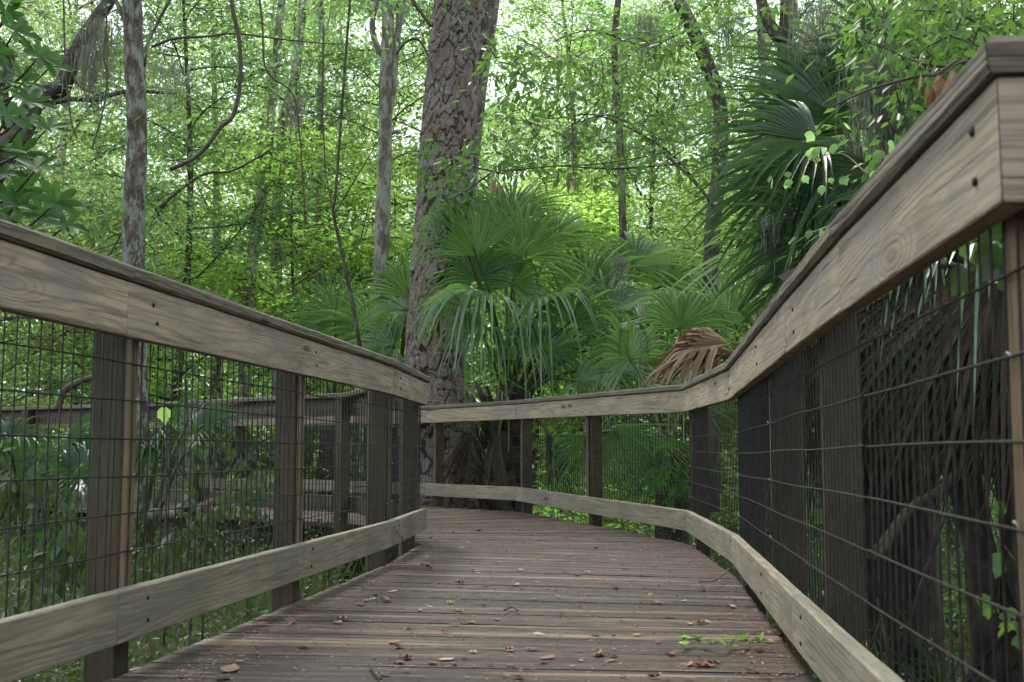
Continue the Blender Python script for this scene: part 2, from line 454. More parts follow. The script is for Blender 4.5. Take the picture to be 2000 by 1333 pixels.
ZR0, ZR1, ZC1 = 0.893, 1.040, 1.081
ZK0, ZK1 = 0.091, 0.228
def railing(label, pts, dzs, out_sign, posts, rail_joints, wire_r=0.0022, group=None, outer_dark=False):
    """pts: plan polyline of the inner board face; out_sign: +1 if outward is to the left of travel"""
    root = empty('railing', (pts[0][0], pts[0][1], 0), label, 'railing', group)
    org = root.location
    def B(mb, name, mat): return mb.build(name, mat, root, org)
    pts = [Vector(p) for p in pts]
    O = {d: offs(pts, out_sign * d) for d in (0.0, 0.038, 0.040, -0.016, 0.128)}
    for i in range(len(pts) - 1):
        za, zb = dzs[i], dzs[i + 1]
        for nm, z0, z1, mt in (('rail_board', ZR0, ZR1, 'rail'), ('toe_board', ZK0, ZK1, 'kick')):
            mb = MB()
            board(mb, O[0.0][i], O[0.0][i + 1], O[0.038][i], O[0.038][i + 1], z0 + za, z1 - .002 + za, z0 + zb, z1 - .002 + zb, ch=0.003)
            B(mb, nm, M['rail_shaded' if outer_dark and i >= 5 else mt])  # return boards take the darkened wood in place of shade
        mb = MB()
        board(mb, O[-0.016][i], O[-0.016][i + 1], O[0.128][i], O[0.128][i + 1], ZR1 + za, ZC1 + za, ZR1 + zb, ZC1 + zb, ch=0.0085, jit=0.0015, step=0.03)
        B(mb, 'cap_board', M['cap'])
        # wire mesh panel
        a, b = O[0.040][i], O[0.040][i + 1]
        L = (b - a).length; d = (b - a).normalized()
        mb = MB(); r = random.Random(i * 7 + 3)
        nrm2 = Vector((-d.y, d.x)) * out_sign
        k = 0.0508 * (0.3 + 0.1 * i)
        ph = r.uniform(0, 6)
        def sag(s, z):       # the mesh bellies a little between posts
            return 0.002 * math.sin(s * 4.1 + ph) + 0.0012 * math.sin(z * 7 + s * 3)
        while k < L:
            dz = za + (zb - za) * k / L
            prev = None
            for zz in (ZK0 + .02, 0.35, 0.62, ZR0 + .06):
                p = a + d * k + nrm2 * sag(k, zz) + d * 0.0012 * r.uniform(-1, 1)
                q = Vector((p.x, p.y, zz + dz))
                if prev is not None: wire(mb, prev, q, wire_r)
                prev = q
            k += 0.0508
        for j in range(9):
            zz = 0.115 + 0.1016 * j
            ns = max(2, int(L / 0.11))
            prev = None
            for s in range(ns + 1):
                u = L * s / ns
                p = a + d * u + nrm2 * (sag(u, zz) - .0016)
                q = Vector((p.x, p.y, zz + za + (zb - za) * s / ns + 0.0018 * math.sin(u * 3.3 + j * 1.7 + ph)))
                if prev is not None: wire(mb, prev, q, wire_r * 1.05)
                prev = q
        B(mb, 'wire_mesh', M['wire'])
    # posts, given by (segment, fraction)
    for k, (i, t, bt) in enumerate(posts):
        base0 = O[0.040][i].lerp(O[0.040][i + 1], t)
        d = (O[0.040][i + 1] - O[0.040][i]).normalized(); n = Vector((-d.y, d.x)) * out_sign
        dz = dzs[i] + (dzs[i + 1] - dzs[i]) * t
        mb = MB()
        post_box(mb, base0 + n * 0.026, d, n, 0.089, 0.089, -0.75, ZR1 + dz - .001, 17 * k + i)
        po = B(mb, 'post', M['post'])
        if bt:
            mb = MB()
            post_box(mb, base0 + n * 0.003 + d * 0.022 * bt, d, n, 0.042, 0.020, ZK0 + .01 + dz, ZR0 + .1 + dz, 31 * k + i)
            bo = mb.build('batten', M['batten'], po, org)
            for zz in (0.32, 0.522, 0.725):
                mb = MB()
                p = base0 + d * 0.022 * bt - n * 0.001
                pts_ = [Vector((p.x, p.y, zz + dz)) + Vector((d.x, d.y, 0)) * 0.006 * math.cos(q) - Vector((n.x, n.y, 0)) * .004 * math.sin(q) + Vector((0, 0, 0.007 * math.sin(q))) for q in [x * .5 for x in range(0, 8)]]
                tube(mb, pts_, [0.0014] * 8, 5)
                mb.build('staple', M['screw'], po, org)
        # bolt heads on the boards
        f0 = O[0.0][i].lerp(O[0.0][i + 1], t) 
        r = random.Random(k * 3 + i)
        for zz in (ZR0 + .045, ZR1 - .04, ZK0 + .035, ZK1 - .035):
            p = f0 + d * r.uniform(-0.015, 0.015) + n * 0.002
            q = Vector((p.x, p.y, zz + dz + r.uniform(-.008, .008)))
            mb = MB(); tube(mb, [q, q - Vector((n.x, n.y, 0)) * 0.0045, q - Vector((n.x, n.y, 0)) * 0.006], [0.0065, 0.0065, 0.004], 8)
            B(mb, 'bolt', M['bolt'])
    return root

LP = [(-1.42, -0.6), (-1.205, 1.5), (-1.018, 3.034), (-0.83, 4.55), (-0.632, 6.13), (-0.553, 7.53), (-1.28, 9.62), (-1.78, 10.04), (-3.638, 11.73), (-5.674, 12.81), (-8.5, 13.6)]
LZ = [0, 0, 0, 0, 0, 0, 0.0, 0, 0, 0, 0]
RP = [(0.55, -0.9), (1.35, 0.2), (1.45, 1.22), (0.553, 1.28), (0.66, 2.30), (0.768, 3.22), (1.081, 5.76), (1.17, 7.88), (0.03, 11.45), (-0.955, 12.87), (-2.61, 14.39), (-4.6, 15.6), (-7.2, 16.5), (-10, 17.0)]
RZ = [-0.026, -0.026, -0.026, -0.026, -0.026, -0.030, -0.044, -0.031, 0.023, 0.021, 0.03, 0.03, 0.03, 0.03]
def frac_at(pts, i, x, off, out_sign):
    """fraction along segment i where the mesh line is seen at photo column x"""
    o = offs([Vector(p) for p in pts], out_sign * off)
    a, b = o[i], o[i + 1]
    best = 0.5; bd = 1e9
    for s in range(0, 401):
        t = s / 400; p = a.lerp(b, t)
        if p.y < .2: continue
        px = 1000 + 2241.5 * p.x / p.y
        if abs(px - x) < bd: bd = abs(px - x); best = t
    return best
Lposts = [(2, frac_at(LP, 2, 262, .06, 1), -1), (3, frac_at(LP, 3, 590, .06, 1), -1), (4, frac_at(LP, 4, 762, .06, 1), -1), (5, 0.03, 1),
          (1, 0.05, 0), (6, 0.1, 0), (7, 0.62, 0), (8, 0.1, 0), (8, 0.75, 0), (9, 0.4, 0), (5, 0.5, 0)]
Rposts = [(3, 0.10, -1), (4, 0.80, 0), (5, 0.36, 1), (5, 0.985, -1), (6, 0.97, 1), (7, 0.507, 1), (7, 0.99, -1), (8, 0.95, -1), (9, 0.7, 0), (10, 0.5, 0), (11, 0.4, 0), (2, 0.1, 0)]
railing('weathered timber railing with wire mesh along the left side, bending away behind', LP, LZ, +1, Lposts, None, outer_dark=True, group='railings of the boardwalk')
railing('weathered timber railing with wire mesh, close on the right and crossing before the pine', RP, RZ, -1, Rposts, None, group='railings of the boardwalk')

# ------------------------------------------------------------------ deck
Lo = offs([Vector(p) for p in LP], 0.030); Ro = offs([Vector(p) for p in RP], -0.030)
def hit(c, d, poly):
    best = None
    for i in range(len(poly) - 1):
        a, b = poly[i], poly[i + 1]
        e = b - a
        den = d.x * e.y - d.y * e.x
        if abs(den) < 1e-9: continue
        t = ((a.x - c.x) * e.y - (a.y - c.y) * e.x) / den
        u = ((a.x - c.x) * d.y - (a.y - c.y) * d.x) / den
        if t > 0 and -1e-6 <= u <= 1 + 1e-6 and (best is None or t < best): best = t
    return best if best is not None else 1.0
cl = spline([(-0.42, -0.6, 0), (-0.13, 2.5, 0), (0.10, 4.9, 0), (0.30, 7.0, 0), (0.27, 8.6, 0), (-0.25, 10.1, 0), (-1.3, 11.4, 0), (-3.0, 12.6, 0), (-5.2, 13.9, 0), (-8.0, 14.8, 0)], 400)
acc = [0]
for i in range(1, len(cl)): acc.append(acc[-1] + (cl[i] - cl[i - 1]).length)
def clat(s):
    i = min(max(int(np.searchsorted(acc, s)) - 1, 0), len(cl) - 2)
    u = (s - acc[i]) / (acc[i + 1] - acc[i])
    h = (cl[min(i + 8, len(cl) - 1)] - cl[max(i - 8, 0)]).normalized()
    return Vector(cl[i].lerp(cl[i + 1], u)[:2]), Vector(h[:2])
def deckz(x, y): 
    if y < 3: return 0.0
    t = min(max((x + 0.6) / 1.8, 0), 1)
    if y < 8: return -0.03 * t * min(1, (y - 3) / 2)
    return -0.03 * t + (0.05 * t + 0.0) * min(1, (y - 8) / 3.5)
def build_deck():
    mb = MB(); rnd = random.Random(9); s = 0.0; pw = 0.137
    while s < acc[-1] - 0.3:
        gp = rnd.uniform(.0006, .0016); c0, h0 = clat(s + gp); c1, h1 = clat(s + pw - gp)
        rows = []
        tw = rnd.uniform(-0.0015, 0.0015); zj = rnd.uniform(-0.0018, 0.0018)
        so = (rnd.uniform(0, 90), rnd.uniform(0, 90), rnd.uniform(0, 90))
        for (c, h) in ((c0, h0), (c1, h1)):
            p = Vector((-h.y, h.x))
            tl = min(hit(c, p, Lo), 2.2); tr = min(hit(c, -p, Ro), 2.2)
            rows.append((c + p * (tl + rnd.uniform(-.006, .006)), c - p * (tr + rnd.uniform(-.006, .006))))
        (l0, r0), (l1, r1) = rows
        nx = 14; nyv = 14; rib = [rnd.random() for _ in range(15)]
        verts = []; gc = []
        for i in range(nx + 1):
            u = i / nx
            for j in range(nyv + 1):
                v = j / nyv
                p = l0.lerp(r0, u).lerp(l1.lerp(r1, u), v)
                edge = 1 - abs(2 * v - 1)
                cup = -0.0016 * (1 - (2 * v - 1) ** 2) * 1.0
                z = deckz(p.x, p.y) + zj + tw * (u - .5) * 2 + cup - (0.0014 if j in (0, nyv) else (0.0032 * max(0, rib[j] - .45) if j % 2 else 0)) * (.5 + 1.2 * abs(mnoise.noise(Vector((u * 2.2 + so[2], j * 3.7, so[0]))))) + 0.0008 * mnoise.noise(Vector((u * 5 + so[0], v * 6, so[1])))
                verts.append((p.x, p.y, z)); gc.append((u * 1.85 + so[0], v * pw + so[1], so[2]))
        w = nyv + 1
        faces = [(i * w + j, (i + 1) * w + j, (i + 1) * w + j + 1, i * w + j + 1) for i in range(nx) for j in range(nyv)]
        # skirt down the edges
        nb = len(verts)
        ring = [i * w for i in range(nx + 1)] + [nx * w + j for j in range(1, w)] + [i * w + nyv for i in range(nx - 1, -1, -1)] + [j for j in range(nyv - 1, 0, -1)]
        for q in ring:
            x, y, z = verts[q]; verts.append((x, y, z - 0.035)); g = gc[q]; gc.append((g[0], g[1] , g[2] + .03))
        n = len(ring)
        faces += [(ring[k], nb + k, nb + (k + 1) % n, ring[(k + 1) % n]) for k in range(n)]
        mb.add(verts, faces, gc, 0, False)
        # screw heads over the joists
        for jo in (-0.80, -0.28, 0.30, 0.78):
            for v in (0.22, 0.76):
                if rnd.random() < 0.35: continue
                c = c0.lerp(c1, v); p = Vector((-h0.y, h0.x))
                q = c + p * (jo + rnd.uniform(-.012, .012))
                z = deckz(q.x, q.y) + 0.0012
                rr = 0.0042
                vs = [(q.x + rr * math.cos(a), q.y + rr * math.sin(a), z) for a in [k * math.pi / 3 for k in range(6)]]
                mb.add(vs, [tuple(range(6))], None, 1)
        s += pw
    o = mb.build('boardwalk_deck', [M['deck'], M['screw']])
    tag(o, 'brown weathered plank deck of the boardwalk scattered with leaves', 'boardwalk', kind='structure')
    # joists / stringers below
    mb = MB()
    for jo in (-0.86, -0.28, 0.30, 0.84):
        for i in range(0, 390, 13):
            a, b = cl[i], cl[i + 13] if i + 13 < len(cl) else cl[-1]
            d = (b - a).normalized(); p = Vector((-d.y, d.x, 0)) * jo
            e = Vector((-d.y, d.x, 0)) * 0.02
            q = [a + p - e, b + p - e, b + p + e, a + p + e]
            vs = [(v.x, v.y, -0.085) for v in q] + [(v.x, v.y, -0.27) for v in q]
            mb.add(vs, [(0, 1, 2, 3), (4, 7, 6, 5), (0, 4, 5, 1), (1, 5, 6, 2), (2, 6, 7, 3), (3, 7, 4, 0)])
    mb.build('joists', M['outer'], o)
build_deck()

# ------------------------------------------------------------------ ground
def gz(x, y):
    return -0.62 + 0.10 * mnoise.noise(Vector((x * .35, y * .35, 3.3))) + 0.04 * mnoise.noise(Vector((x * 1.7, y * 1.7, 1.3)))
def build_ground():
    n = 150
    vs = []; 
    for i in range(n + 1):
        for j in range(n + 1):
            u = (i / n * 2 - 1); v = (j / n * 2 - 1)
            x = math.copysign(abs(u) ** 2.2 * 200, u); y = math.copysign(abs(v) ** 2.2 * 200, v) + 8
            vs.append((x, y, gz(x, y)))
    fs = [(i * (n + 1) + j, (i + 1) * (n + 1) + j, (i + 1) * (n + 1) + j + 1, i * (n + 1) + j + 1) for i in range(n) for j in range(n)]
    m, nt, o = new_mat('forest_floor'); h = N(nt)
    tc = h.node('ShaderNodeTexCoord')
    a = h.noise(tc.outputs['Object'], 1.3, 6, .7); b_ = h.noise(tc.outputs['Object'], 30, 4, .7)
    c = h.mix(h.ramp(a, (.42, .58)), (0.045, 0.034, 0.025), (0.05, 0.065, 0.028))
    c = h.mix(h.math('MULTIPLY', h.ramp(b_, (.5, .62)), .6), c, (0.13, 0.085, 0.055))
    b = h.node('ShaderNodeBsdfPrincipled'); h.put(b.inputs['Base Color'], c); b.inputs['Roughness'].default_value = .9
    h.put(b.inputs['Normal'], h.bump(b_, .9, .03)); nt.links.new(b.outputs[0], o.inputs[0])
    mb = MB(); mb.add(vs, fs, None, 0, True)
    tag(mb.build('ground', m), 'dark forest floor of soil and leaf litter', 'ground', kind='structure')
build_ground()

# ------------------------------------------------------------------ leaves
def T(verts, faces): return np.array(verts, dtype=np.float32), faces
OVAL = T([(0, 0, 0), (.33, .21, .05), (.7, .19, .04), (1, 0, -.06), (.7, -.19, .04), (.33, -.21, .05)], [(0, 3, 2, 1), (0, 5, 4, 3)])
LANCE = T([(0, 0, 0), (.3, .10, .03), (.7, .09, .02), (1, 0, -.06), (.7, -.09, .02), (.3, -.10, .03)], [(0, 3, 2, 1), (0, 5, 4, 3)])
def _star():
    v = [(0.12, 0, 0)]
    angs = [-125, -62, 0, 62, 125]; rs = [.42, .62, .78, .62, .42]
    no = [-155, -92, -30, 30, 92, 155]; nr = [.12, .24, .28, .28, .24, .12]
    f = []
    for a, r in zip(angs, rs): v.append((.3 + r * math.cos(R(a)), r * math.sin(R(a)), -.05 * r))
    for a, r in zip(no, nr): v.append((.3 + r * math.cos(R(a)), r * math.sin(R(a)), .03))
    for k in range(5): f.append((0, 6 + k, 1 + k, 7 + k))
    return T(v, f)
STAR = _star()
def _grape():
    v = [(0.30, 0, -.05)]; f = []
    for a, r in ((-150, .34), (-100, .40), (-62, .52), (-30, .44), (0, .70), (30, .44), (62, .52), (100, .40), (150, .34)):
        v.append((.3 + r * math.cos(R(a)), r * math.sin(R(a)), .05 - .16 * r * r + .04 * math.sin(a)))
    for k in range(8): f.append((0, 1 + k, 2 + k))
    f.append((0, 9, 1))
    return T(v, f)
GRAPE = _grape()
BLADE = T([(0, -.012, 0), (0, .012, 0), (.5, .016, .0), (.5, -.016, .0), (.85, .009, -.06), (.85, -.009, -.06), (1, 0, -.14)], [(0, 1, 2, 3), (3, 2, 4, 5), (5, 4, 6, 6)])
BLADE = T([(0, -.014, 0), (0, .014, 0), (.5, .016, .0), (.5, -.016, .0), (.96, .004, -.12), (.96, -.004, -.12)], [(0, 1, 2, 3), (3, 2, 4, 5)])
def leaves(name, tmpl, pos, dr, nr, size, mat, parent=None, origin=None, wid=None):
    tv, tf = tmpl
    pos = np.asarray(pos, np.float32); dr = np.asarray(dr, np.float32); nr = np.asarray(nr, np.float32); size = np.asarray(size, np.float32)
    dr /= np.linalg.norm(dr, axis=1, keepdims=True) + 1e-9
    y = np.cross(nr, dr); y /= np.linalg.norm(y, axis=1, keepdims=True) + 1e-9
    z = np.cross(dr, y)
    if origin is not None: pos = pos - np.array(origin, np.float32)
    k = len(tv); n = len(pos)
    V = pos[:, None, :] + size[:, None, None] * (tv[None, :, 0:1] * dr[:, None, :] + tv[None, :, 1:2] * y[:, None, :] + tv[None, :, 2:3] * z[:, None, :])
    fl = np.array([i for f in tf for i in f], np.int32); nf = len(tf); fs = len(tf[0])
    loops = (fl[None, :] + (np.arange(n, dtype=np.int32) * k)[:, None]).ravel()
    me = bpy.data.meshes.new(name)
    me.vertices.add(n * k); me.vertices.foreach_set('co', V.astype(np.float32).ravel())
    me.loops.add(len(loops)); me.loops.foreach_set('vertex_index', loops)
    me.polygons.add(n * nf)
    me.polygons.foreach_set('loop_start', np.arange(n * nf, dtype=np.int32) * fs)
    me.update(calc_edges=True)
    me.materials.append(mat)
    o = bpy.data.objects.new(name, me)
    if parent != 'nolink': link(o, parent)
    return o
def rn(rng, n, s=1.0): return rng.normal(0, s, (n, 3)).astype(np.float32)

def tree_meshes(seed, H, base, rad, tr, nl, nt_, lt, lsize, tmpl, mat, bmat, lean=(0, 0), up=0.35, twist=0.5, spread=.3, kink=.25):
    """trunk mesh (with limbs and twigs) and crown mesh, at the origin"""
    rnd = random.Random(seed); rng = np.random.default_rng(seed)
    mb = MB()
    tp = []
    ax, ay = rnd.uniform(0, 6), rnd.uniform(0, 6)
    for i in range(15):
        t = i / 14
        tp.append(Vector((lean[0] * t + kink * math.sin(t * 5 + ax) * t, lean[1] * t + kink * math.sin(t * 4 + ay) * t, H * .96 * t)))
    tube(mb, tp, [tr * (1 - .85 * (i / 14)) * (1.35 if i == 0 else 1) for i in range(15)], 9, seed, .15)
    pos = []; dr = []; nr = []
    for k in range(nl):
        t = base / H + (1 - base / H) * (k + rnd.random()) / nl
        t = min(t, .97)
        fi = t * 14; i0 = min(int(fi), 13)
        p0 = tp[i0].lerp(tp[i0 + 1], fi - i0)
        ph = k * 2.4 + rnd.uniform(-.5, .5)
        prof = math.sin(min(1, (t - base / H) / (1 - base / H) * .8 + .22) * math.pi) ** .6
        L = rad * (0.35 + .65 * prof) * rnd.uniform(.75, 1.15)
        el = up + rnd.uniform(-.25, .35)
        pts = [p0]; d = Vector((math.cos(ph) * math.cos(el), math.sin(ph) * math.cos(el), math.sin(el)))
        ns = 7
        for s in range(ns):
            d = (d + Vector((rnd.uniform(-1, 1), rnd.uniform(-1, 1), rnd.uniform(-1, .8))) * .16).normalized()
            pts.append(pts[-1] + d * L / ns)
        r0 = tr * .32 * (1 - t * .5)
        tube(mb, pts, [r0 * (1 - .85 * s / ns) for s in range(ns + 1)], 5, seed + k, 0, cap=False)
        for q in range(nt_):
            u = .22 + .78 * (q + rnd.random()) / nt_
            fi = u * ns; i0 = min(int(fi), ns - 1)
            a = pts[i0].lerp(pts[i0 + 1], fi - i0)
            dd = (pts[i0 + 1] - pts[i0]).normalized()
            sd_ = Vector((-dd.y, dd.x, 0)) * (1 if q % 2 else -1) 
            tdir = (dd * .6 + sd_ * rnd.uniform(.4, 1.1) + Vector((0, 0, rnd.uniform(-.35, .35)))).normalized()
            tl = rnd.uniform(.45, 1.0) * (rad * .36)
            b = a + tdir * tl - Vector((0, 0, .08 * tl))
            tube(mb, [a, a.lerp(b, .5) + Vector((0, 0, .04 * tl)), b], [.012, .008, .003], 3, 0, 0, cap=False)
            m = int(lt * rnd.uniform(.5, 1.4))
            uu = rng.random(m) ** .8
            c = np.array(a)[None] + np.outer(uu, np.array(b - a))
            off = rn(rng, m) * np.array([spread, spread, spread * .38])
            pos.append(c + off)
            dr.append(off * 1.0 + np.array(tdir) * .2 + rn(rng, m, .15) + np.array([0, 0, -.10]))
            nr.append(np.array([0, 0, 1.0]) + rn(rng, m, twist))
    pos = np.concatenate(pos); dr = np.concatenate(dr); nr = np.concatenate(nr)
    size = rng.uniform(.65, 1.2, len(pos)) * lsize
    trunk = mb.build('trunk', bmat)
    crown = leaves('crown', tmpl, pos, dr, nr, size, mat)
    tm, cm = trunk.data, crown.data
    bpy.data.objects.remove(trunk); bpy.data.objects.remove(crown)
    return tm, cm

def place_tree(var, x, y, label, rz=0, sc=1.0, group='trees of the wood', name='broadleaf_tree', cat='tree', crown=True):
    tm, cm = var
    root = empty(name, (x, y, gz(x, y) - .05), label, cat, group)
    root.rotation_euler = (0, 0, rz); root.scale = (sc, sc, sc)
    a = bpy.data.objects.new('trunk', tm); link(a, root)
    if crown:
        b = bpy.data.objects.new('crown', cm); link(b, root)
    return root

V1 = tree_meshes(11, 13, 1.5, 3.2, .15, 28, 12, 66, .088, STAR, M['leaf_bright'], M['bark_pale'], (0.4, 0), twist=.6)
V2 = tree_meshes(12, 11, 1.2, 2.9, .10, 28, 12, 66, .085, STAR, M['leaf_mid'], M['bark_dark'], (-0.5, .2), twist=.6)
V3 = tree_meshes(13, 14, 2.5, 3.4, .17, 28, 12, 74, .085, OVAL, M['leaf_bright'], M['bark_dark'], (0.2, .3), twist=.6)
V4 = tree_meshes(14, 7, .6, 2.4, .06, 24, 11, 52, .095, STAR, M['leaf_yellow'], M['bark_dark'], (0.3, .3), twist=.55)
V5 = tree_meshes(15, 12, 3.0, 3.6, .16, 26, 13, 74, .078, OVAL, M['leaf_grey'], M['bark_pale'], (-.6, .2), twist=.7, spread=.22)
V7 = tree_meshes(17, 5, .2, 2.6, .05, 24, 11, 46, .10, OVAL, M['leaf_bright'], M['bark_dark'], (.2, .2), twist=.7)
V6 = tree_meshes(16, 11, 2.6, 3.0, .13, 26, 12, 44, .115, OVAL, M['leaf_dark'], M['bark_dark'], (.6, .2), twist=.6)
VAR = [V1, V2, V3, V4, V5, V6]
names = ['pale-trunked tree with star-shaped leaves', 'slim dark-stemmed tree', 'tall tree with fine bright oval leaves', 'low yellow-green tree', 'grey-green small-leaved tree', 'dark-leaved tree']
_old = ['tree with pale trunk and bright star-shaped leaves', 'slim dark-stemmed tree with mid-green lobed leaves', 'tall tree with fine bright oval leaves', 'low yellow-green understorey tree', 'grey-green small-leaved tree', 'dark-leaved tree']
far = [ # photo column, distance, variant, rotation, scale
 (-60, 17, 4, .4, 1.0), (90, 23, 0, 1.0, 1.0), (200, 30, 2, 2.0, 1.1), (330, 19, 1, 3.0, .95), (430, 26, 0, 4.0, 1.05), (480, 34, 2, 5.0, 1.15),
 (560, 20, 3, .2, 1.0), (600, 27, 2, 1.4, 1.0), (690, 33, 0, 2.2, 1.2), (720, 22, 1, 4.4, 1.0), (780, 28, 3, 3.1, 1.25), (860, 36, 2, .9, 1.2),
 (1010, 34, 1, 1.9, 1.05), (1040, 24, 3, 5.2, 1.0), (1130, 29, 2, 2.7, 1.0), (1180, 22, 3, .8, .9), (1240, 35, 0, 3.8, 1.2), (1300, 25, 1, 5.7, 1.05),
 (1390, 30, 0, 1.2, 1.1), (1480, 22, 3, 2.3, 1.0), (1530, 27, 2, 4.9, 1.05), (1640, 33, 0, .3, 1.15), (1700, 20, 1, 3.3, 1.0), (1800, 27, 4, 2.0, 1.1),
 (1950, 22, 5, 1.1, 1.1), (2100, 29, 2, 1.5, 1.1), (20, 33, 1, 5.0, 1.2), (-150, 27, 2, 2.5, 1.1), (1900, 35, 1, 2.1, 1.2), (350, 38, 3, 1.1, 1.4), (1560, 38, 5, 1.1, 1.2), (1100, 40, 0, 4.2, 1.3)]
for x, d, v, rz, sc in far:
    X = d * (x - 1000) / 2241.0
    if x < 150: where = 'at the far left'
    elif x < 420: where = 'behind the lichen trunk'
    elif x < 800: where = 'between lichen trunk and pine'
    elif x < 1150: where = 'directly behind the pine'
    elif x < 1500: where = 'right of the central fan palm'
    else: where = 'behind the right palm'
    dist = 'nearest row' if d < 24 else ('middle row' if d < 31 else 'back row')
    place_tree(VAR[v], X, d, names[v] + ' ' + where + ', ' + dist, rz, sc)

for q, (x, d, rz, sc, lb) in enumerate([(-100, 15, 0, 1, 'bushy understorey tree at the far left edge behind the mesh'), (160, 19, 1, 1.1, 'bushy understorey tree left of the lichen trunk'), (340, 31, 2, 1.2, 'bushy understorey tree right of the lichen trunk, over the far rail'),
    (640, 26, 4, 1.2, 'bushy understorey tree behind the farther left palm'), (960, 27, 5, 1.2, 'bushy understorey tree hidden behind the central palm'), (1160, 25, 0, 1.1, 'bushy understorey tree seen between central palm and dark trunk'),
    (1340, 20, 1, 1, 'bushy understorey tree behind the dark crooked trunk'), (1560, 17, 2, 1, 'bushy understorey tree behind the right palm'), (1850, 14, 3, 1, 'bushy understorey tree behind the near right mesh'), (60, 27, 4, 1.3, 'bushy understorey tree deep in the wood at the left'), (1480, 29, 5, 1.3, 'bushy understorey tree deep in the wood at the right')]):
    place_tree(V7, d * (x - 1000) / 2241, d, lb, rz, sc, name='understorey_tree', group='understorey trees')
V8 = tree_meshes(18, 3.2, .15, 1.5, .03, 20, 10, 52, .075, OVAL, M['leaf_dark'], M['bark_dark'], (.1, .1), twist=.7, spread=.2)  # dark bushes added to block light behind the right mesh
for x, y, rz, sc, lb in [(3.6, 4.2, 0, .9, 'dark bush added to block light behind the near palm at the right edge'), (3.9, 6.9, 1, 1, 'dark bush added to block light behind the tall palm on the right'), (3.3, 9.6, 2, .75, 'dark bush added to block light between the right palm and the far railing palm'), (3.0, 2.0, 3, .9, 'dark bush added to block light beyond the near right corner of the railing')]:
    place_tree(V8, x, y, lb, rz, sc, name='light_block_bush', group='dark bushes added to block light right of the boardwalk', cat='bush')
# far wood: one mass
def far_wood():
    rng = np.random.default_rng(77)
    n = 190000
    nc = 4600
    y = rng.uniform(44, 75, nc); x = rng.uniform(-.62, .62, nc) * y; z = rng.random(nc) ** 1.6 * 19
    idx = rng.integers(0, nc, n)
    off = rn(rng, n) * np.array([1.0, 1.0, .45])
    pos = np.stack([x[idx], y[idx], z[idx]], 1) + off
    o = leaves('far_wood', STAR, pos, rn(rng, n), np.array([0, 0, 1.0]) + rn(rng, n, .8), rng.uniform(.18, .32, n), M['leaf_far'])
    tag(o, 'distant wood of green foliage seen through the nearer trees', 'woodland', kind='stuff')
far_wood()

# canopy over the boardwalk: unseen trees added to shade it, crowns above the frame
C1 = tree_meshes(31, 13, 7.5, 4.6, .2, 26, 12, 40, .15, OVAL, M['leaf_mid'], M['bark_dark'], (.5, .2), up=.1, twist=.4)
for k, (x, y, rz, sc, lb) in enumerate([(-4.2, -1.5, 0, 1.0, 'tall tree added for shade behind the viewer on the left'), (3.8, -2.5, 2, 1.0, 'tall tree added for shade behind the viewer on the right'), (5.2, 3.5, 4, 1.0, 'tall tree added for shade off the near right railing'), (-6.0, 5.0, 1, 1.05, 'tall tree added for shade off the near left railing'), (8.5, 9.0, 5, 1.0, 'tall dark-stemmed tree added for shade beyond the palms on the right')]):
    place_tree(C1, x, y, lb, rz, sc, name='added_shade_tree', group='trees added for shade round the boardwalk')

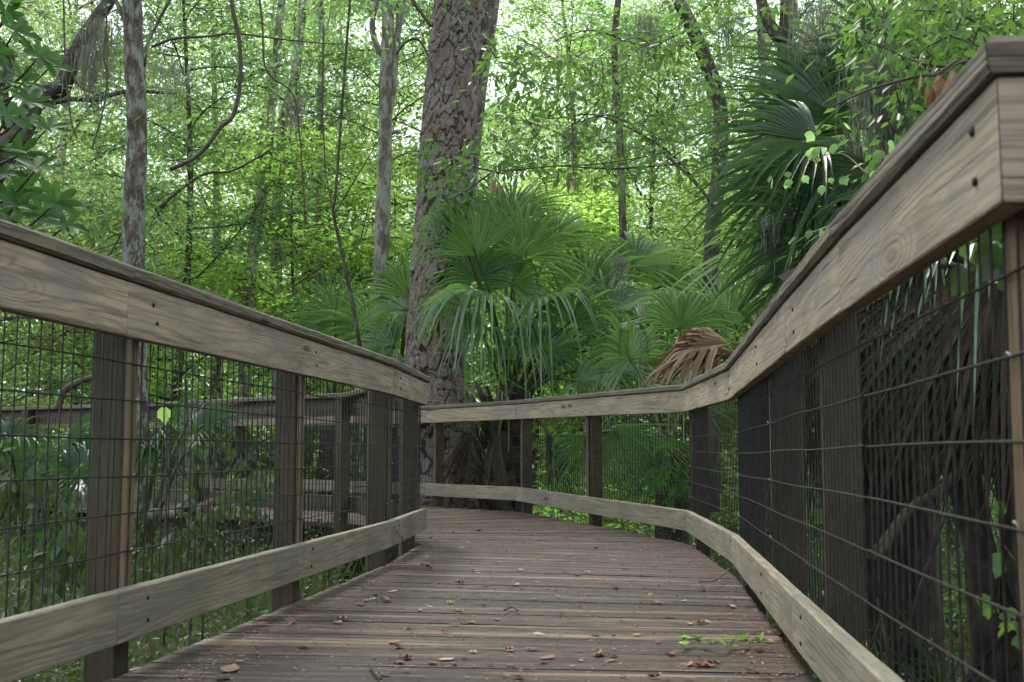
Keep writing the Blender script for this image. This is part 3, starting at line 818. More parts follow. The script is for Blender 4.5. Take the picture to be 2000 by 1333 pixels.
# ------------------------------------------------------------------ the pine
def pine():
    root = empty('pine_tree', P(880, 884, 13.8) * 1.0, 'massive leaning pine with thick plated reddish-grey bark, behind the far railing', 'tree')
    base = Vector(root.location); base.z = -.7; root.location = base
    D = 13.8
    ctr = [(905, 1120, .56), (890, 950, .49), (868, 850, .43), (852, 750, .365), (851, 640, .345), (857, 520, .34), (863, 430, .335), (870, 320, .33), (877, 235, .325), (886, 110, .31), (896, 0, .295), (915, -250, .27), (940, -600, .24)]
    cp = [P(a, b, D) for a, b, r in ctr]; rr = [c[2] for c in ctr]
    path = spline(cp[:-1], 720)
    zs = [c.z for c in cp]
    n = 210
    rng = np.random.default_rng(4)
    # plate cells in (arc, height)
    nc = 620
    H = path[-1].z - path[0].z; W = 2 * math.pi * .36
    cu = rng.uniform(0, W, nc); cv = rng.uniform(0, H, nc); ch = rng.uniform(-1, 1, nc)
    verts = []; fur = []
    A = np.arange(n) / n
    for i, p in enumerate(path):
        z = p.z
        r = np.interp(z, zs, rr)
        h = z - path[0].z
        near = np.abs(cv - h) < .8
        u = A * W
        wob = np.array([mnoise.noise(Vector((math.cos(a * 6.283) * 4.5, math.sin(a * 6.283) * 4.5, h * 5.5))) for a in A]) * .085
        wob2 = np.array([mnoise.noise(Vector((math.cos(a * 6.283) * 11 + 5, math.sin(a * 6.283) * 11, h * 9.0))) for a in A])
        du = np.abs(u[:, None] + wob[:, None] - cu[near][None]); du = np.minimum(du, W - du)
        dv = (h - cv[near])[None] + wob[:, None] * 1.5
        dd = du * 1.0 + np.abs(dv) * .50 + wob2[:, None] * .008
        o = np.argsort(dd, axis=1)[:, :2]
        f1 = np.take_along_axis(dd, o[:, :1], 1)[:, 0]; f2 = np.take_along_axis(dd, o[:, 1:2], 1)[:, 0]
        e = np.clip((f2 - f1) / .020, 0, 1)
        e = e * e * (3 - 2 * e)
        hh = ch[near][o[:, 0]]
        lumpy = 1 + .03 * math.sin(h * 1.3)
        rad = r * lumpy + (e - 1) * .020 + hh * .008 * e + wob2 * .005 - e * dv[np.arange(n), o[:, 0]] * .05
        if h < 1.6:   # root flare
            rad = rad + (1.6 - h) ** 2 * .045 * (1 + .6 * np.sin(A * 6.283 * 5))
        for k in range(n):
            an = A[k] * 2 * math.pi
            verts.append((p.x + math.cos(an) * rad[k], p.y + math.sin(an) * rad[k], z)); fur.append((float(e[k]), float(hh[k]), h))
    faces = [(i * n + k, i * n + (k + 1) % n, (i + 1) * n + (k + 1) % n, (i + 1) * n + k) for i in range(len(path) - 1) for k in range(n)]
    m, nt, o = new_mat('pine_bark'); h = N(nt)
    g = h.attr('gc'); sep = h.node('ShaderNodeSeparateXYZ'); h.put(sep.inputs[0], g.outputs['Vector'])
    tc = h.node('ShaderNodeTexCoord')
    n1 = h.noise(h.scale(tc.outputs['Object'], (14, 14, 26)), 1, 5, .7); n2 = h.noise(tc.outputs['Object'], 3.0, 4, .6)
    vc = h.node('ShaderNodeTexVoronoi', feature='DISTANCE_TO_EDGE'); vc.inputs['Scale'].default_value = 1.0
    wv = h.node('ShaderNodeVectorMath', operation='ADD'); h.put(wv.inputs[0], h.scale(tc.outputs['Object'], (15, 15, 8)))
    nz = h.node('ShaderNodeTexNoise'); nz.inputs['Scale'].default_value = 9.0; h.put(nz.inputs['Vector'], tc.outputs['Object'])
    h.put(wv.inputs[1], h.scale(nz.outputs['Color'], (1.6, 1.6, 1.6))); h.put(vc.inputs['Vector'], wv.outputs[0])
    plate = h.mix(h.ramp(n1, (.38, .62)), (0.12, 0.10, 0.092), (0.21, 0.185, 0.175))
    plate = h.mix(h.ramp(vc.outputs['Distance'], (.07, .0, 0, .75)), plate, (0.045, 0.03, 0.028))
    plate = h.mix(h.math('MULTIPLY', h.ramp(n2, (.45, .62)), .5), plate, (0.14, 0.08, 0.065))
    plate = h.mix(h.math('MULTIPLY', h.ramp(sep.outputs[1], (.2, 1.0)), .45), plate, (0.21, 0.18, 0.175))
    c = h.mix(h.ramp(sep.outputs[0], (.1, .7)), (0.035, 0.024, 0.022), plate)
    b = h.node('ShaderNodeBsdfPrincipled'); h.put(b.inputs['Base Color'], c); b.inputs['Roughness'].default_value = .85; b.inputs['Specular IOR Level'].default_value = .25
    h.put(b.inputs['Normal'], h.bump(n1, .8, .012)); nt.links.new(b.outputs[0], o.inputs[0])
    mb = MB(); mb.add(verts, faces, fur, 0, True)
    mb.build('trunk', m, root, root.location)
    return m
pine_bark = pine()
def second_pine():
    D = 15.2
    root = empty('pine_tree', (P(900, 884, D).x, D, -.7), 'narrower darker pine trunk leaning right behind the massive pine', 'tree')
    mb = MB()
    cp = [P(a, b, D) for a, b in ((850, 1000), (870, 800), (885, 600), (903, 380), (918, 230), (934, 110), (950, 0), (975, -200), (1010, -500))]
    path = spline(cp, 80)
    tube(mb, path, [.21 - .0006 * i for i in range(81)], 20, 3, .12)
    m2 = bark('dark_pine_bark', (0.13, 0.10, 0.095), (0.06, 0.045, 0.04), (0.17, 0.15, 0.15), 0.2, sc=8, vert=2.2, patch_sc=5, bumpd=.03, spots=(.03, .022, .02))
    mb.build('trunk', m2, root, root.location)
second_pine()

# ------------------------------------------------------------------ named trunks
def stem_tree(label, paths, mat, D=None, name='tree', group=None, n=12, lump=.12, sprays=None, cat='tree'):
    """paths: list of (pixel polyline [(x,y,(d))], r0, r1). First is the trunk, others its limbs."""
    first = paths[0][0][0]
    d0 = first[2] if len(first) > 2 else D
    root = empty(name, (P(first[0], 900, d0).x, d0, -.6), label, cat, group)
    for k, (pl, r0, r1) in enumerate(paths):
        mb = MB()
        cp = [P(q[0], q[1], q[2] if len(q) > 2 else D) for q in pl]
        if k == 0:      # carry the trunk on up into its crown, above the picture
            dv = (cp[-1] - cp[-2]).normalized(); dv = (dv + Vector((0, 0, 1.5))).normalized()
            cp += [cp[-1] + dv * 1.5, cp[-1] + dv * 3.2]
        ns = max(12, len(cp) * 6)
        path = spline(cp, ns)
        if k == 0: top = cp[-1]
        tube(mb, path, [r0 + (r1 - r0) * i / ns for i in range(ns + 1)], n, k * 3.1 + d0, lump)
        mb.build('trunk' if k == 0 else 'limb', mat, root, root.location)
    rng = np.random.default_rng(int(d0 * 100)); m_ = 2600
    off = rn(rng, m_) * np.array([1.1, 1.1, .7])
    leaves('crown' if not sprays else 'upper_crown', OVAL, np.array(top)[None] + off, off + rn(rng, m_, .4), np.array([0, 0, 1.0]) + rn(rng, m_, .6), rng.uniform(.06, .11, m_), M['leaf_mid'], root, root.location)
    if sprays:
        tmpl, mat2, pts, cnt, spr, size, seed = sprays
        crown_sprays(root, tmpl, mat2, pts, cnt, spr, size, seed)
    return root
def crown_sprays(root, tmpl, mat, pts, cnt, spr, size, seed, name='crown', droop=.1, tw=.6, flat=.4):
    rng = np.random.default_rng(seed)
    pos = []; dr = []
    for (x, y, d, *s) in pts:
        c = np.array(P(x, y, d)); m = int(cnt * (s[0] if s else 1))
        off = rn(rng, m) * np.array([spr, spr, spr * flat]) * (s[0] ** .5 if s else 1)
        pos.append(c + off); dr.append(off + rn(rng, m, spr * .4) + np.array([0, 0, -droop]))
    pos = np.concatenate(pos); dr = np.concatenate(dr); n = len(pos)
    return leaves(name, tmpl, pos, dr, np.array([0, 0, 1.0]) + rn(rng, n, tw), rng.uniform(.6, 1.2, n) * size, mat, root, root.location)

r_ = random.Random(21)
# lichen trunk, left
pts = [(r_.gauss(290, 45), r_.uniform(20, 520), r_.uniform(8.8, 9.8), r_.uniform(.3, 1)) for _ in range(34)]
stem_tree('straight smooth trunk with grey-green lichen patches rising behind the left railing',
    [([(268, 1150), (266, 900), (262, 520), (263, 380), (268, 240), (262, 120), (258, 0), (250, -200), (245, -500)], .095, .06),
     ([(276, 110), (300, 60), (322, 20), (345, -20), (380, -90)], .012, .008),
     ([(250, 60), (235, 20), (215, -20), (190, -80)], .02, .012),
     ([(282, 130), (295, 70), (340, -20)], .01, .006)], M['bark_lichen'], 9.0, 'lichen_tree', n=18,
    sprays=(LANCE, M['leaf_mid'], pts, 26, .10, .07, 3))
# pale forked trunk left of pine
stem_tree('pale slender trunk forking near the top, just left of the pine',
    [([(738, 1000), (740, 700), (742, 600), (746, 450), (752, 300), (754, 150), (758, 60), (756, -60)], .115, .085),
     ([(757, 235), (768, 170), (778, 60), (800, -20)], .055, .04), ([(748, 110), (732, 80), (728, 40), (742, -30)], .05, .035), ([(760, 262), (772, 258), (782, 258)], .035, .028)], M['bark_pale'], 16, 'slender_tree', n=12)
stem_tree('thin dark crooked stem arching left of the pale forked trunk', [([(712, 740), (690, 600), (662, 470), (650, 410), (655, 380)], .024, .014), ([(655, 415), (700, 340), (742, 270)], .010, .006), ([(690, 590), (672, 500), (700, 480), (720, 400)], .009, .005)], M['bark_dark'], 13.5, 'sapling')
# dark trunks right
stem_tree('dark crooked trunk sweeping down from top right of centre, behind the palms',
    [([(1388, 1000), (1388, 700), (1386, 600), (1392, 450), (1404, 330), (1408, 230), (1400, 180), (1375, 110), (1345, 40), (1318, -30)], .10, .07),
     ([(1404, 420), (1370, 370), (1310, 310), (1255, 268), (1220, 235), (1160, 228)], .016, .007)], M['bark_dark'], 13, 'dark_tree')
stem_tree('dark forked trunk standing behind the upper right palm frond',
    [([(1528, 900), (1530, 600), (1534, 400), (1532, 200), (1535, 80), (1540, -40)], .09, .075), ([(1524, 80), (1500, 40), (1480, -20)], .07, .055)], M['bark_dark'], 11.5, 'dark_tree')
stem_tree('thin pale trunk between the two dark trunks on the right', [([(1478, 900), (1482, 600), (1476, 350), (1488, 150), (1484, -30)], .07, .05)], M['bark_pale'], 16, 'slender_tree')
stem_tree('faint pale trunk far left of the pine with hanging moss', [([(545, 800), (540, 450), (548, 330), (552, 240), (575, 150)], .11, .08)], M['bark_pale'], 22, 'slender_tree')
stem_tree('faint leaning trunk seen low between the lichen trunk and the pine', [([(478, 800), (482, 640), (492, 520), (506, 400), (520, 330)], .11, .07)], M['bark_pale'], 20, 'slender_tree')
stem_tree('faint grey trunk in the wood behind the hanging vine', [([(625, 760), (620, 500), (625, 250), (628, 60), (622, -40)], .07, .05)], M['bark_pale'], 22, 'slender_tree')
stem_tree('thin straight grey stem right of the pine in the wood', [([(1220, 760), (1218, 520), (1212, 300), (1200, 100), (1210, -30)], .07, .05)], M['bark_dark'], 20, 'slender_tree')
# oak limb upper left
pts = [(r_.uniform(20, 240), r_.uniform(-20, 230), r_.uniform(12.5, 14.5), r_.uniform(.3, 1)) for _ in range(26)]
stem_tree('gnarled mossy oak leaning in at the upper left, its thick limb rising to the right',
    [([(-120, 1000), (-90, 600), (-10, 330), (40, 260), (70, 200), (92, 182), (120, 170), (140, 120), (165, 75), (195, 30), (225, -30)], .15, .065),
     ([(60, 225), (75, 212), (130, 195), (190, 195), (240, 180), (300, 180), (345, 183)], .04, .018),
     ([(20, 250), (5, 180), (20, 120), (-20, 60)], .08, .05),
     ([(140, 150), (160, 172), (200, 190)], .02, .012)], M['bark_dark'], 13.5, 'oak_tree', n=14, lump=.3,
    sprays=(OVAL, M['leaf_grey'], pts, 60, .25, .06, 9))

# ------------------------------------------------------------------ vines and bare branches
def vine(label, pl, r0, r1, D, mat='twig', name='vine', group='vines and bare branches in the wood'):
    mb = MB(); cp = [P(q[0], q[1], q[2] if len(q) > 2 else D) for q in pl]; ns = len(pl) * 7
    path = spline(cp, ns)
    tube(mb, path, [r0 + (r1 - r0) * i / ns for i in range(ns + 1)], 7, D, .15)
    o = mb.build(name, M[mat], None, path[0]); o.location = path[0]
    return tag(o, label, name.replace('_', ' '), group)
vine('dark looping vine hanging from the top between lichen trunk and pine, ending in mid air', [(450, -60), (453, 10), (466, 70), (470, 120), (468, 170), (462, 205), (452, 232), (430, 250), (405, 285), (375, 312), (333, 331)], .015, .014, 7.5)
vine('long nearly level branch reaching right from the lichen trunk', [(296, 92), (340, 76), (400, 72), (460, 66), (540, 76), (620, 84), (670, 87)], .012, .004, 8.6, name='bare_branch')
vine('thin branch rising from the lichen trunk base towards the upper right', [(312, 405), (350, 372), (400, 340), (450, 335), (500, 310), (535, 288)], .016, .008, 10, name='bare_branch')
vine('thin vine hanging through the middle of the left wood', [(502, -30), (512, 40), (516, 120), (530, 150), (572, 185), (585, 260), (590, 330), (596, 420)], .009, .006, 9)
vine('thin straight vine left of the pale forked trunk', [(632, 50), (630, 200), (636, 330), (648, 400)], .008, .006, 10)
vine('thin dark twig arching between pale trunk and pine', [(842, 52), (826, 30), (808, 5), (798, -30)], .02, .02, 12, name='bare_branch')
vine('curved dark twig against the left edge of the pine', [(775, 105), (790, 85), (812, 76), (828, 92), (836, 110)], .016, .012, 12.5, name='bare_branch')
vine('thin vine left of the lichen trunk with small leaves', [(205, -20), (208, 40), (203, 110), (210, 150), (200, 220), (180, 290)], .008, .006, 8)
vine('hair-thin vine hanging at the upper left', [(124, -20), (126, 80), (130, 160), (140, 240), (150, 270)], .006, .005, 7)
vine('dark diagonal branch from the right towards the palm fronds by the pine', [(1402, 412), (1370, 372), (1335, 335), (1300, 305)], .012, .007, 9, name='bare_branch')
vine('long thin twig crossing behind the leaves right of the pine', [(975, 335), (1080, 325), (1170, 320), (1290, 300), (1330, 280), (1420, 230)], .006, .004, 9.5, name='bare_branch')
vine('twiggy branch in the leaves right of the pine', [(1225, 240), (1190, 225), (1150, 232), (1130, 245)], .007, .005, 9.5, name='bare_branch')
vine('pale twig in front of the leaves at the upper right', [(1895, 130), (1870, 120), (1830, 145), (1790, 150), (1700, 175), (1620, 210)], .008, .004, 4.0, name='bare_branch')
vine('thin curving stem low in the left wood beside the railing', [(206, 560), (215, 500), (235, 460), (245, 430)], .01, .006, 9)
vine('dark arching branch seen through the left mesh', [(112, 800), (125, 765), (150, 748), (180, 738)], .022, .016, 6.5, name='bare_branch')
vine('pale thin vine seen through the left mesh', [(362, 735), (365, 790), (366, 820), (358, 845)], .006, .005, 5.0)

# ------------------------------------------------------------------ fan palms
FY = [p[1] for p in RP[3:10]]; FX = [p[0] for p in RP[3:10]]
def frond(root, hub, axis, nrm, Rr, nseg=36, spread=2.2, droop=.5, mat='palm', seed=0, base=None, pet='petiole', fused=.36, wmul=1.0, name='frond', split=0.0):
    rnd = random.Random(seed)
    axis = Vector(axis).normalized(); nrm = Vector(nrm)
    nrm = (nrm - axis * nrm.dot(axis)).normalized(); side = nrm.cross(axis)
    mb = MB(); hub = Vector(hub)
    da = 2 * spread / nseg
    ts = (0, .14, fused, .5, .66, .82, .93, 1.0)
    for i in range(nseg):
        a0 = -spread + da * (i + .5)
        a = a0 + rnd.uniform(-.18, .18) * da
        L = Rr * 1.12 * (.66 + .34 * math.cos(a * .6)) * rnd.uniform(.86, 1.06)
        d = axis * math.cos(a) + side * math.sin(a)
        cross = axis * -math.sin(a) + side * math.cos(a)
        lift = rnd.uniform(-.05, .05)
        dr = droop * rnd.uniform(.6, 1.4) * (2.2 if rnd.random() < .10 else 1)
        vs = []; gc = []
        hw0 = math.tan(da / 2)
        for t in ts:
            r = L * t
            if t <= fused: hw = r * hw0 * 1.02
            else:
                q = (t - fused) / (1 - fused)
                hw = L * fused * hw0 * (1 - q) ** .65 + .0006
            hw *= wmul
            q = max(0, t - fused * .9)
            # costa: the middle of the blade arches back
            c = hub + d * r + nrm * (lift * r * q - .16 * r * t * math.cos(a) + .30 * r * abs(math.sin(a)) * (1 - .3 * t)) 
            c = c - Vector((0, 0, 1)) * dr * L * q * q * 1.45 - d * dr * L * q ** 3 * .35
            fold = nrm * hw * .8
            vs += [c - cross * hw + fold, c - fold * .3, c + cross * hw + fold]
        n = len(ts)
        for q_, v_ in enumerate(vs):       # leaves lie against the outside of the railing
            if 1.0 < v_.y < 12.8 and v_.z < 1.25:
                lim = float(np.interp(v_.y, FY, FX)) + .19
                if v_.x < lim and v_.x > lim - 1.2: vs[q_] = Vector((lim + .004 * (q_ % 3), v_.y, v_.z))
        fs = []
        for k in range(n - 1):
            fs += [(k * 3, k * 3 + 1, k * 3 + 4, k * 3 + 3), (k * 3 + 1, k * 3 + 2, k * 3 + 5, k * 3 + 4)]
        mb.add(vs, fs, None, 0, False)
    if base is not None:
        base = Vector(base)
        mid = base.lerp(hub, .55) + Vector((0, 0, .12)) * (hub - base).length
        p = spline([base, mid, hub, hub + axis * Rr * .18 - nrm * .01], 12)
        tube(mb, p, [.020 - .010 * i / 12 for i in range(13)], 6, 0, 0, mi=1)
    return mb.build(name, [M[mat], M[pet]], root, root.location)

def palm_root(label, x, y, name='fan_palm'):
    return empty(name, (x, y, gz(x, y)), label, 'palm', 'fan palms')
# palm beside the pine
pc = P(1005, 800, 13.2); pal = palm_root('large fan palm with bright drooping fronds, directly right of the pine', pc.x, pc.y)
mb = MB(); tube(mb, spline([(pc.x - .15, pc.y, -.75), (pc.x - .12, pc.y, .2), (pc.x - .02, pc.y, 1.0), (pc.x, pc.y, 1.35)], 14), [.26 - .006 * i for i in range(15)], 14, 2, .35)
for k in range(46):      # old leaf-base boots
    a = k * 2.4; z = -.4 + 1.6 * k / 46
    c = Vector((pc.x - .12 + math.cos(a) * .2, pc.y + math.sin(a) * .2, z))
    tube(mb, [c, c + Vector((math.cos(a) * .10, math.sin(a) * .10, .16)), c + Vector((math.cos(a) * .17, math.sin(a) * .17, .30))], [.05, .04, .02], 5)
mb.build('trunk', M['boots'], pal, pal.location)
B0 = P(1000, 790, 13.2)
F = [ # px, py, depth, axis, normal, radius, droop, spread
 (930, 500, 12.5, (-.30, -.25, .9), (.25, -.9, .3), .80, .2, 1.25), (872, 425, 12.4, (-.9, -.3, -.1), (0, -.5, .9), .42, 1.5, 1.0),
 (948, 585, 12.2, (-.6, -.5, .15), (0, -.3, .9), .85, 1.05, 2.2),
 (1027, 500, 13.0, (.1, .1, 1), (-.1, -1, .15), .92, .30, 2.0),
 (985, 470, 13.5, (.0, .3, 1), (.1, -1, .1), .95, .15, 1.9),
 (1060, 600, 12.6, (.5, -.4, .35), (.1, -.4, .9), .85, 1.0, 2.1),
 (1115, 628, 12.9, (.35, .1, .9), (-.3, -1, .2), .82, .5, 2.0),
 (1190, 612, 13.2, (.85, .2, .5), (-.4, -.8, .7), 1.0, .35, 1.6),
 (1250, 625, 12.7, (.75, -.4, .2), (0, -.5, .9), .85, 1.1, 2.1),
 (1130, 745, 12.4, (.9, -.3, .1), (0, -.5, .9), .75, .8, 1.8),
 (1060, 690, 13.0, (.6, .1, .5), (-.3, -.8, .6), .95, .7, 2.0),
 (905, 600, 12.4, (-.8, -.3, .2), (0, -.5, .9), .6, 1.0, 1.9),
 (1170, 680, 13.4, (.9, .0, .3), (-.2, -.7, .7), .9, .6, 1.9),
 (950, 640, 12.3, (-.5, -.5, -.1), (-.1, -.5, .8), .65, 1.1, 1.9),
 (1000, 420, 13.8, (.15, .5, .9), (0, -1, .3), .8, .2, 1.8),
 (1240, 520, 13.9, (.6, .4, .7), (-.3, -.9, .4), .85, .3, 1.9),
 (1080, 470, 13.9, (.5, .4, .8), (-.3, -.9, .3), .85, .3, 1.9), (1000, 560, 12.9, (.2, -.3, .8), (-.2, -.9, .5), .85, .7, 2.1), (1150, 560, 13.8, (.3, .2, .9), (-.3, -.9, .3), .9, .3, 1.9),
 (930, 545, 12.9, (-.3, -.2, .9), (-.2, -.9, .4), .8, .8, 2.0), (1310, 610, 13.0, (.9, -.2, .3), (-.1, -.6, .8), .8, .9, 1.9), (1290, 560, 14, (.4, .2, .8), (-.3, -.9, .4), .9, .35, 1.8),
 (1010, 700, 12.6, (.1, -.6, .3), (0, -.6, .8), .7, .9, 2.0), (1190, 730, 12.6, (.6, -.3, .2), (-.1, -.6, .8), .75, .8, 2.0)]
for k, (x, y, d, ax, nr_, rr, dp, sp) in enumerate(F):
    frond(pal, P(x, y, d), ax, nr_, rr, 28, sp, dp, 'palm', 40 + k, B0 + Vector((0.05 * math.sin(k), .05 * math.cos(k * 2), 0)))
for k in range(5):
    a = k * 1.3 + .5
    frond(pal, B0 + Vector((math.cos(a) * .45, math.sin(a) * .4 - .2, -.3)), (math.cos(a) * .4, math.sin(a) * .3, -1), (math.sin(a), -1, .2), .8, 12, .35, .3, 'skirt', 90 + k, B0, 'petiole_dead')
# palm whose fronds hang behind the far mesh and the big dead frond
pc = P(1290, 860, 10.8); pal2 = palm_root('fan palm behind the right end of the far railing, with brown dead frond', pc.x + .1, pc.y)
mb = MB(); tube(mb, spline([(pc.x + .1, pc.y, -.75), (pc.x + .1, pc.y, 0), (pc.x + .15, pc.y, .55)], 8), [.17] * 9, 12, 5, .35); mb.build('trunk', M['boots'], pal2, pal2.location)
B2 = P(1300, 880, 10.8)
for k, (x, y, d, ax, nr_, rr, dp, sp, mt) in enumerate([
 (1200, 835, 10.2, (.35, -.3, -.9), (-.5, -.8, .2), .62, .1, 1.2, 'palm'), (1265, 845, 10.3, (.2, -.2, -1), (-.4, -.8, .3), .6, .1, 1.1, 'palm'),
 (1150, 850, 10.9, (-.3, -.1, -.9), (-.2, -.9, .2), .7, .2, 1.3, 'palm'), (1230, 700, 11.3, (-.2, -.2, .6), (.1, -.8, .6), .75, .9, 2.0, 'palm'),
 (1340, 800, 11.2, (.5, .1, .3), (0, -.6, .8), .7, .9, 2.0, 'palm'), (1330, 640, 12.0, (.1, .1, 1), (-.1, -1, .2), .7, .5, 1.9, 'palm'),
 (1420, 640, 12.3, (-.4, .1, 1), (.2, -1, .2), .9, .25, 1.5, 'palm'), (1310, 850, 10.4, (0, -.2, -1), (.3, -.9, .1), .55, .2, .9, 'skirt'), (1275, 860, 10.5, (-.3, -.2, -1), (.1, -.9, .1), .5, .2, .7, 'skirt')]):
    frond(pal2, P(x, y, d), ax, nr_, rr, 27, sp, dp, mt, 140 + k, B2, 'petiole' if mt == 'palm' else 'petiole_dead')
frond(pal2, P(1470, 705, 9.4), (-.98, .0, .12), (.05, -.22, 1), .84, 30, .85, .8, 'palm_dead', 171, P(1450, 860, 10.2), 'petiole_dead', fused=.6, wmul=1.35, name='dead_frond')
frond(pal2, P(1425, 672, 9.3), (-.97, .05, -.12), (.1, -.35, .95), .58, 22, 1.2, 1.5, 'palm_dead', 172, None, 'petiole_dead', fused=.65, wmul=1.4, name='dead_frond')
# left cluster behind the pine
pc = P(770, 860, 15.0); pal3 = palm_root('fan palm with dark fronds at the left edge of the pine trunk', pc.x, pc.y)
mb = MB(); tube(mb, [(pc.x, pc.y, -.75), (pc.x, pc.y, .3), (pc.x, pc.y, .8)], [.2] * 3, 12, 5, .35); mb.build('trunk', M['boots'], pal3, pal3.location)
for k, (x, y, d, ax, nr_, rr, dp, sp) in enumerate([(798, 578, 14.6, (-.3, 0, .9), (-.2, -.9, .4), .75, .35, 1.9), (800, 610, 14.4, (-.9, -.2, .1), (0, -.6, .9), .8, .9, 1.9), (770, 680, 14.4, (-.9, -.2, .1), (0, -.7, .7), .8, .6, 1.9),
  (820, 640, 14.5, (.6, 0, .4), (0, -.8, .6), .7, .7, 1.9), (720, 650, 14.8, (-.6, 0, .7), (.1, -.9, .4), .8, .5, 1.9)]):
    frond(pal3, P(x, y, d), ax, nr_, rr, 27, sp, dp, 'palm', 180 + k, Vector((pc.x, pc.y, .8)))
pc = P(650, 860, 16.5); pal4 = palm_root('fan palm rising above the left railing towards its far end', pc.x, pc.y)
mb = MB(); tube(mb, [(pc.x, pc.y, -.75), (pc.x, pc.y, .3), (pc.x, pc.y, .9)], [.2] * 3, 12, 6, .35); mb.build('trunk', M['boots'], pal4, pal4.location)
for k, (x, y, d, ax, nr_, rr, dp, sp) in enumerate([(655, 620, 16.0, (0, 0, 1), (-.2, -.9, .3), .8, .3, 1.9), (620, 660, 16.0, (-.8, 0, .5), (-.1, -.8, .6), .8, .5, 1.9), (700, 670, 16.0, (.8, 0, .4), (0, -.8, .7), .85, .7, 1.9), (660, 690, 15.6, (.1, -.4, .3), (0, -.6, .8), .8, .9, 2.0)]):
    frond(pal4, P(x, y, d), ax, nr_, rr, 38, sp, dp, 'palm', 200 + k, Vector((pc.x, pc.y, .9)))
# small palmettos seen through the left mesh
for q, (px, d, lb) in enumerate([(60, 9.5, 'low palmetto clump at the far left behind the mesh'), (400, 15.5, 'low palmetto clump behind the far walkway on the left'), (530, 16.5, 'low palmetto clump behind the far walkway nearer the pine'), (270, 9.0, 'low palmetto clump under the lichen trunk')]):
    c = P(px, 884, d); pr = empty('palmetto', (c.x, d, gz(c.x, d)), lb, 'palmetto', 'low palmettos')
    for k in range(8):
        a = k * 2.4 + q; hb = Vector((c.x + math.cos(a) * .45, d + math.sin(a) * .45, .35 + .5 * ((k * 37) % 10) / 10))
        frond(pr, hb, (math.cos(a) * .7, math.sin(a) * .7 - .1, .5), (math.cos(a) * -.5, -.6, .8), 0.5, 24, 1.9, .5, 'palmetto', 230 + q * 10 + k, Vector((c.x, d, -.5)))
# right palm, leaning over the near railing
pc = Vector((2.05, 6.2, 0)); pal5 = palm_root('tall fan palm right of the railing, dark fronds reaching left, grey dead-leaf skirt', pc.x, pc.y)
mb = MB(); tube(mb, spline([(pc.x, pc.y, -.75), (pc.x - .02, pc.y, .5), (pc.x - .05, pc.y, 1.4), (pc.x - .08, pc.y, 1.9)], 12), [.19] * 13, 14, 7, .3)
for k in range(50):
    a = k * 2.4; z = .2 + 1.6 * k / 50
    c = Vector((pc.x - .03 + math.cos(a) * .15, pc.y + math.sin(a) * .15, z))
    tube(mb, [c, c + Vector((math.cos(a) * .09, math.sin(a) * .09, .14)), c + Vector((math.cos(a) * .16, math.sin(a) * .16, .27))], [.045, .035, .015], 5)
mb.build('trunk', M['boots'], pal5, pal5.location)
B5 = Vector((1.97, 6.2, 1.75))
for k, (x, y, d, ax, nr_, rr, dp, sp) in enumerate([
 (1600, 282, 6.0, (-.95, -.1, .1), (.0, -.65, .7), .60, .45, 1.5), (1610, 300, 6.2, (-.85, .1, -.2), (-.1, -.8, .4), .76, .35, 1.3), (1640, 235, 6.4, (-.6, .2, .75), (.3, -.9, .3), .70, .15, 1.5),
 (1598, 490, 6.3, (-.95, 0, .08), (0, -.6, .8), .74, .5, 1.5), (1640, 470, 6.0, (-.7, -.2, -.4), (-.3, -.8, .2), .70, .5, 1.5), (1720, 330, 5.9, (-.3, -.4, -.3), (-.2, -.8, .5), .70, .9, 1.8),
 (1700, 250, 6.6, (0, .1, 1), (0, -1, .2), .7, .3, 1.9), (1800, 260, 6.2, (.5, 0, .8), (0, -.9, .4), .7, .5, 1.9), (1780, 420, 5.6, (-.1, -.6, -.4), (0, -.7, .5), .6, 1.0, 1.8),
 (1900, 330, 5.8, (.6, -.3, .3), (0, -.7, .7), .7, .8, 1.9), (1690, 560, 5.5, (-.35, -.3, -.9), (-.5, -.8, .2), .6, .15, 1.1), (1760, 500, 5.3, (.1, -.3, -.95), (-.2, -.9, .2), .6, .2, 1.0), (1640, 540, 6.2, (-.5, -.1, -.7), (-.3, -.8, .3), .6, .4, 1.3),
 (1650, 180, 6.8, (-.5, .2, .8), (.2, -.9, .3), .70, .3, 1.7), (1570, 380, 6.9, (-.9, .1, .35), (.1, -.8, .6), .70, .4, 1.6), (1680, 400, 6.4, (-.5, -.2, -.1), (-.1, -.7, .7), .70, .9, 1.9), (1750, 150, 6.6, (.1, .1, 1), (.1, -1, .2), .70, .35, 1.8), (1830, 200, 5.9, (.2, -.3, .6), (0, -.8, .6), .75, .8, 1.9)]):
    frond(pal5, P(x, y, d), ax, nr_, rr, 28, sp, dp, 'palm' if k in (3, 7) else 'palmetto', 300 + k, B5, fused=.44)  # most fronds get the darker leaf, shade put into their colour
for k in range(16):
    a = k * 2.4 + .3
    hb = B5 + Vector((math.cos(a) * .38, math.sin(a) * .34 - .1, -.25 - .5 * ((k * 7) % 5) / 5))
    frond(pal5, hb, (math.cos(a) * .22, math.sin(a) * .2, -1), (math.sin(a) * .6, -1, .1), .75, 34, 1.1, .25, 'skirt', 330 + k, B5, 'petiole_dead')
